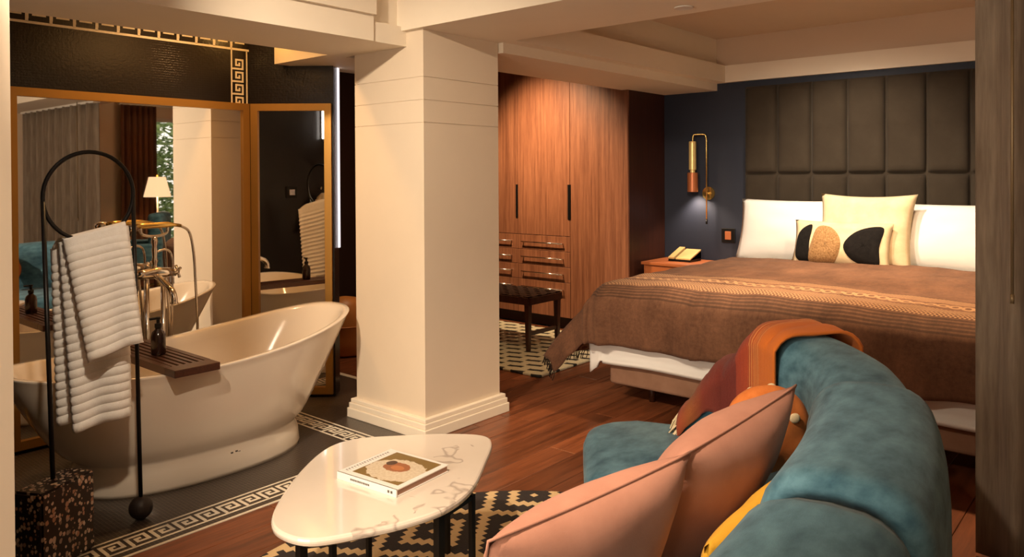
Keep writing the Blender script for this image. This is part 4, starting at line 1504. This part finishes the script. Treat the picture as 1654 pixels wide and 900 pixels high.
def throw_pt(u, v):
    """v runs along the sofa path from the arm (0) to the back (1); u goes across the section from inside to outside"""
    fi = (9 * 12 - 2) + ((6 * 12 + 8) - (9 * 12 - 2)) * v
    i = int(fi)
    k = fi - i
    p = path[i].lerp(path[min(i + 1, NP - 1)], k)
    t_ = (path[min(i + 2, NP - 1)] - path[max(i - 2, 0)]).normalized()
    nrm = Vector((t_.y, -t_.x, 0))
    zt = top_at(fi / 12) - 0.020 + 0.018
    hw = (WB - 0.02) / 2 + 0.006
    # unrolled cross-section: inner drop, top, outer drop
    drop_in, drop_out = min(0.30, zt - 0.40) * (0.55 + 0.45 * v) if zt > 0.5 else 0.05, 0.22
    total = drop_in + 2 * hw + drop_out
    s_ = u * total
    r_ = 0.07
    if s_ < drop_in:
        x_, z_ = -hw, zt - (drop_in - s_)
    elif s_ < drop_in + 2 * hw:
        x_, z_ = -hw + (s_ - drop_in), zt
    else:
        x_, z_ = hw, zt - (s_ - drop_in - 2 * hw)
    # soften corners with the superellipse of the sofa section
    ax_ = min(1, abs(x_) / hw)
    if drop_in <= s_ <= drop_in + 2 * hw:
        z_ -= 0.055 * ax_ ** 5
    else:
        z_ -= 0.055 * max(0, 1 - abs(zt - z_) / 0.12)
    wig = 0.008 * math.sin(v * 22 + u * 6) + 0.006 * (vn(u * 9, v * 14) - 0.5)
    return p + nrm * (x_ * (1.03 + wig)) + Vector((0, 0, z_ + 0.010 + abs(wig)))


bm = bmesh.new()
grid(bm, throw_pt, 40, 60, uv=lambda u, v: (u, v))
o = obj('cloth', bm, 'throw_weave', th_t, smooth=True)
solid(o, 0.012, 1.0)
bm = bmesh.new()
rnd = random.Random(5)
for k in range(90):
    u = 0.0 + 0.80 * k / 89
    p = throw_pt(u, 0.0)
    q1 = throw_pt(u, 0.03)
    d_ = (p - q1).normalized()
    pts = [p]
    for s in range(3):
        d_ = (d_ + Vector((rnd.uniform(-.5, .5), rnd.uniform(-.5, .5), -0.45))).normalized()
        pts.append(pts[-1] + d_ * 0.03)
    tube(bm, pts, 0.0036, 4)
tag(obj('fringe', bm, 'cream_linen', th_t), 'cream and grey knotted fringe', kind='stuff')

# ------------------------------------------------------------------ curtains
def curtain(name, p0, p1, z0, z1, folds, amp, mat, label, seed=0, n=None):
    p0, p1 = Vector(p0), Vector(p1)
    d_ = (p1 - p0)
    nrm = Vector((-d_.y, d_.x, 0)).normalized()
    bm_ = bmesh.new()

    def f(u, v):
        ph_ = 2 * PI * folds * (u + 0.012 * math.sin(7 * u + seed))
        a_ = amp * (0.75 + 0.25 * vn(u * folds, seed)) * (0.85 + 0.25 * (1 - v))
        off_ = a_ * math.sin(ph_) + 0.3 * a_ * math.sin(2 * ph_ + seed)
        return p0 + d_ * u + nrm * off_ + Vector((0, 0, z0 + (z1 - z0) * v))
    grid(bm_, f, int(folds * 18), 12)
    t = thing(name, label, 'curtain', (0, 0, 0))
    o_ = obj('fabric', bm_, mat, t, smooth=True)
    solid(o_, 0.006)
    return t


cu1 = curtain('curtain', (-0.545, 3.235, 0), (1.60, 3.235, 0), 0.012, 2.195, 10.5, 0.05, 'curtain_linen', 'grey beige linen curtain hanging in front of the bed', 1.3)
obj('heading_track', bx(-0.56, 1.62, 3.20, 3.27, 2.19, 2.212), 'white_metal', cu1)
wd_ = thing('curtain_wand', 'thin brass pull wand hanging beside the linen curtain', 'curtain wand', (0, 0, 0))
wp = at(1635, 485, y=3.10)
obj('rod', tube(bmesh.new(), [(wp.x, wp.y, wp.z), (wp.x, wp.y, 2.20)], 0.005, 10), 'wand_bronze', wd_, smooth=True)
obj('end_cap', tube(bmesh.new(), [(wp.x, wp.y, wp.z - 0.012), (wp.x, wp.y, wp.z + 0.02)], 0.0065, 10), 'wand_bronze', wd_, smooth=True)
cu2 = curtain('curtain', (RW - 0.10, 4.42, 0), (RW - 0.10, 4.90, 0), 0.012, 2.40, 6, 0.035, 'curtain_brown', 'brown curtain beside the garden window seen in the mirror', 2.1)
obj('heading_track', bx(RW - 0.13, RW - 0.07, 4.40, 6.20, 2.40, 2.43), 'white_metal', cu2)

# ------------------------------------------------------------------ lamp and chair on the window side (seen in the mirror)
lp = thing('floor_lamp', 'slim floor lamp with glowing cream shade seen in the mirror', 'lamp', (1.12, 4.62, 0))
obj('base', lathe(bmesh.new(), [(0.14, 0), (0.14, 0.015), (0.02, 0.025)], n=28), 'brass', lp)
obj('pole', tube(bmesh.new(), [(0, 0, 0.02), (0, 0, 1.30)], 0.009, 10), 'white_metal', lp, smooth=True)
bm = bmesh.new()
rings = []
for r_, z in ((0.165, 1.16), (0.10, 1.42)):
    rings.append([Vector((r_ * math.cos(2 * PI * k / 32), r_ * math.sin(2 * PI * k / 32), z)) for k in range(32)])
loft(bm, rings, False, False)
solid(obj('lamp_shade', bm, 'lamp_shade_glow', lp, smooth=True), 0.004)
obj('finial', lathe(bmesh.new(), [(0.003, 1.40), (0.008, 1.43), (0.012, 1.445), (0.004, 1.46)], n=12), 'brass', lp)
light('floor_lamp_bulb', 'POINT', (1.12, 4.62, 1.28), 8, WARM, shadow_soft_size=0.04)
ac = thing('armchair', 'teal armchair near the lamp, seen in the mirror', 'chair', (0.75, 4.15, 0), R(35))
obj('seat', bx(-0.30, 0.30, -0.30, 0.30, 0.25, 0.45, bev=0.04, seg=3), 'velvet_teal', ac, smooth=True)
obj('backrest', bx(-0.34, 0.34, 0.22, 0.38, 0.25, 0.98, bev=0.05, seg=3), 'velvet_teal', ac, smooth=True)
for s in (-1, 1):
    obj('arm', bx(s * 0.37 - 0.06, s * 0.37 + 0.06, -0.30, 0.30, 0.25, 0.62, bev=0.04, seg=3), 'velvet_teal', ac, smooth=True)
    for y in (-0.24, 0.30):
        obj('leg', tube(bmesh.new(), [(s * 0.28, y, 0), (s * 0.28, y, 0.26)], [0.014, 0.02], 8), 'dark_wood', ac, smooth=True)
# garden foliage outside the window
tree = thing('garden_shrub', 'leafy green shrub outside the garden window', 'shrub', (2.9, 5.75, -0.3))
rnd = random.Random(11)
bm = bmesh.new()
for k in range(14000):
    c_ = Vector((rnd.uniform(-0.45, 0.9), rnd.uniform(-1.2, 1.9), rnd.uniform(0.2, 3.4)))
    d1 = Vector((rnd.uniform(-1, 1), rnd.uniform(-1, 1), rnd.uniform(-0.6, 0.4))).normalized()
    d2 = d1.orthogonal().normalized()
    L_ = rnd.uniform(0.08, 0.16)
    q = [bm.verts.new(p) for p in (c_, c_ + d1 * L_ * 0.5 + d2 * L_ * 0.22, c_ + d1 * L_, c_ + d1 * L_ * 0.5 - d2 * L_ * 0.22)]
    bm.faces.new(q)
tag(obj('foliage', bm, 'leaf', tree), 'small bright green leaves', kind='stuff')
for k in range(5):
    y = -0.9 + k * 0.45
    obj('stem', tube(bmesh.new(), [(0, y, 0), (0.05, y + 0.1, 1.4), (-0.05, y - 0.1, 3.2)], [0.03, 0.02, 0.008], 6), 'dark_wood', tree)

# place the tub's maker mark on the shell
MK[1].location = Vector((-3.408, at(380, 732, x=-3.41).y, 0.085))

# ------------------------------------------------------------------ recessed downlights, some added to brighten (fixture + its own light)
def downlight(x, y, z, e, target, label, ang=80, col=WARM, blend=0.9):
    t = thing('downlight', label, 'ceiling light', (x, y, z), 0, 'recessed ceiling downlights')
    obj('trim_ring', lathe(bmesh.new(), [(0.030, -0.001), (0.045, -0.001), (0.045, -0.006), (0.030, -0.006)], n=24), 'white_metal', t)
    spot('downlight_lamp', (x, y, z - 0.03), target, e, ang, blend, col, 0.05)


downlight(-4.45, 4.62, CEIL, 300, (-4.40, 5.67, 1.35), 'recessed ceiling light above the bench', 84, blend=1.0)
downlight(-1.0, 4.55, CEIL, 235, (-1.1, 4.6, 0.7), 'recessed ceiling light above the foot of the bed', 110)
downlight(-1.9, 5.1, CEIL, 150, (-1.8, 6.0, 0.9), 'recessed ceiling light aimed at the bed pillows', 95, SOFT)
downlight(-4.05, 2.05, CEIL, 42, (-4.0, 2.2, 0.6), 'recessed ceiling light above the bathtub', 140, (1.0, 0.56, 0.22))
downlight(-2.02, 0.34, CEIL, 350, (-3.3, 2.7, 1.0), 'added ceiling light aimed at the column and bathtub', 70, SOFT, 1.0)  # added fixture, stands in for soft key light from beside the camera
downlight(-1.05, 0.35, CEIL, 220, (-1.6, 2.0, 0.3), 'added ceiling light aimed at the coffee table and sofa', 66, SOFT)  # made-up fixture that brightens table and cushions
downlight(-1.30, 0.62, CEIL, 110, (-3.25, 1.25, 0.9), 'added ceiling light aimed at the towel stand', 26, SOFT, 0.6)  # extra narrow spot put in to brighten the towel
cv_ = thing('cove_lamp', 'small amber cove lamp tucked above the short soffit', 'ceiling light', (-4.22, 2.69, 2.42))
obj('housing', bx(-0.05, 0.05, 0.0, 0.022, -0.02, 0.02, bev=0.004), 'brass', cv_)
light('cove_bulb', 'POINT', (-4.20, 2.60, 2.36), 1.6, (1.0, 0.50, 0.12), shadow_soft_size=0.03)
downlight(-1.75, 3.30, 2.212, 140, (-1.9, 5.2, 0.9), 'added light in the cross beam aimed at the foot of the bed', 80, SOFT, 0.5)  # invented beam fixture, lifts the bed foot and cornice
downlight(-4.75, 3.75, CEIL, 45, (-4.85, 3.85, 0), 'added ceiling light above the orange pouf', 90)  # spot added to brighten the pouf in the dark passage
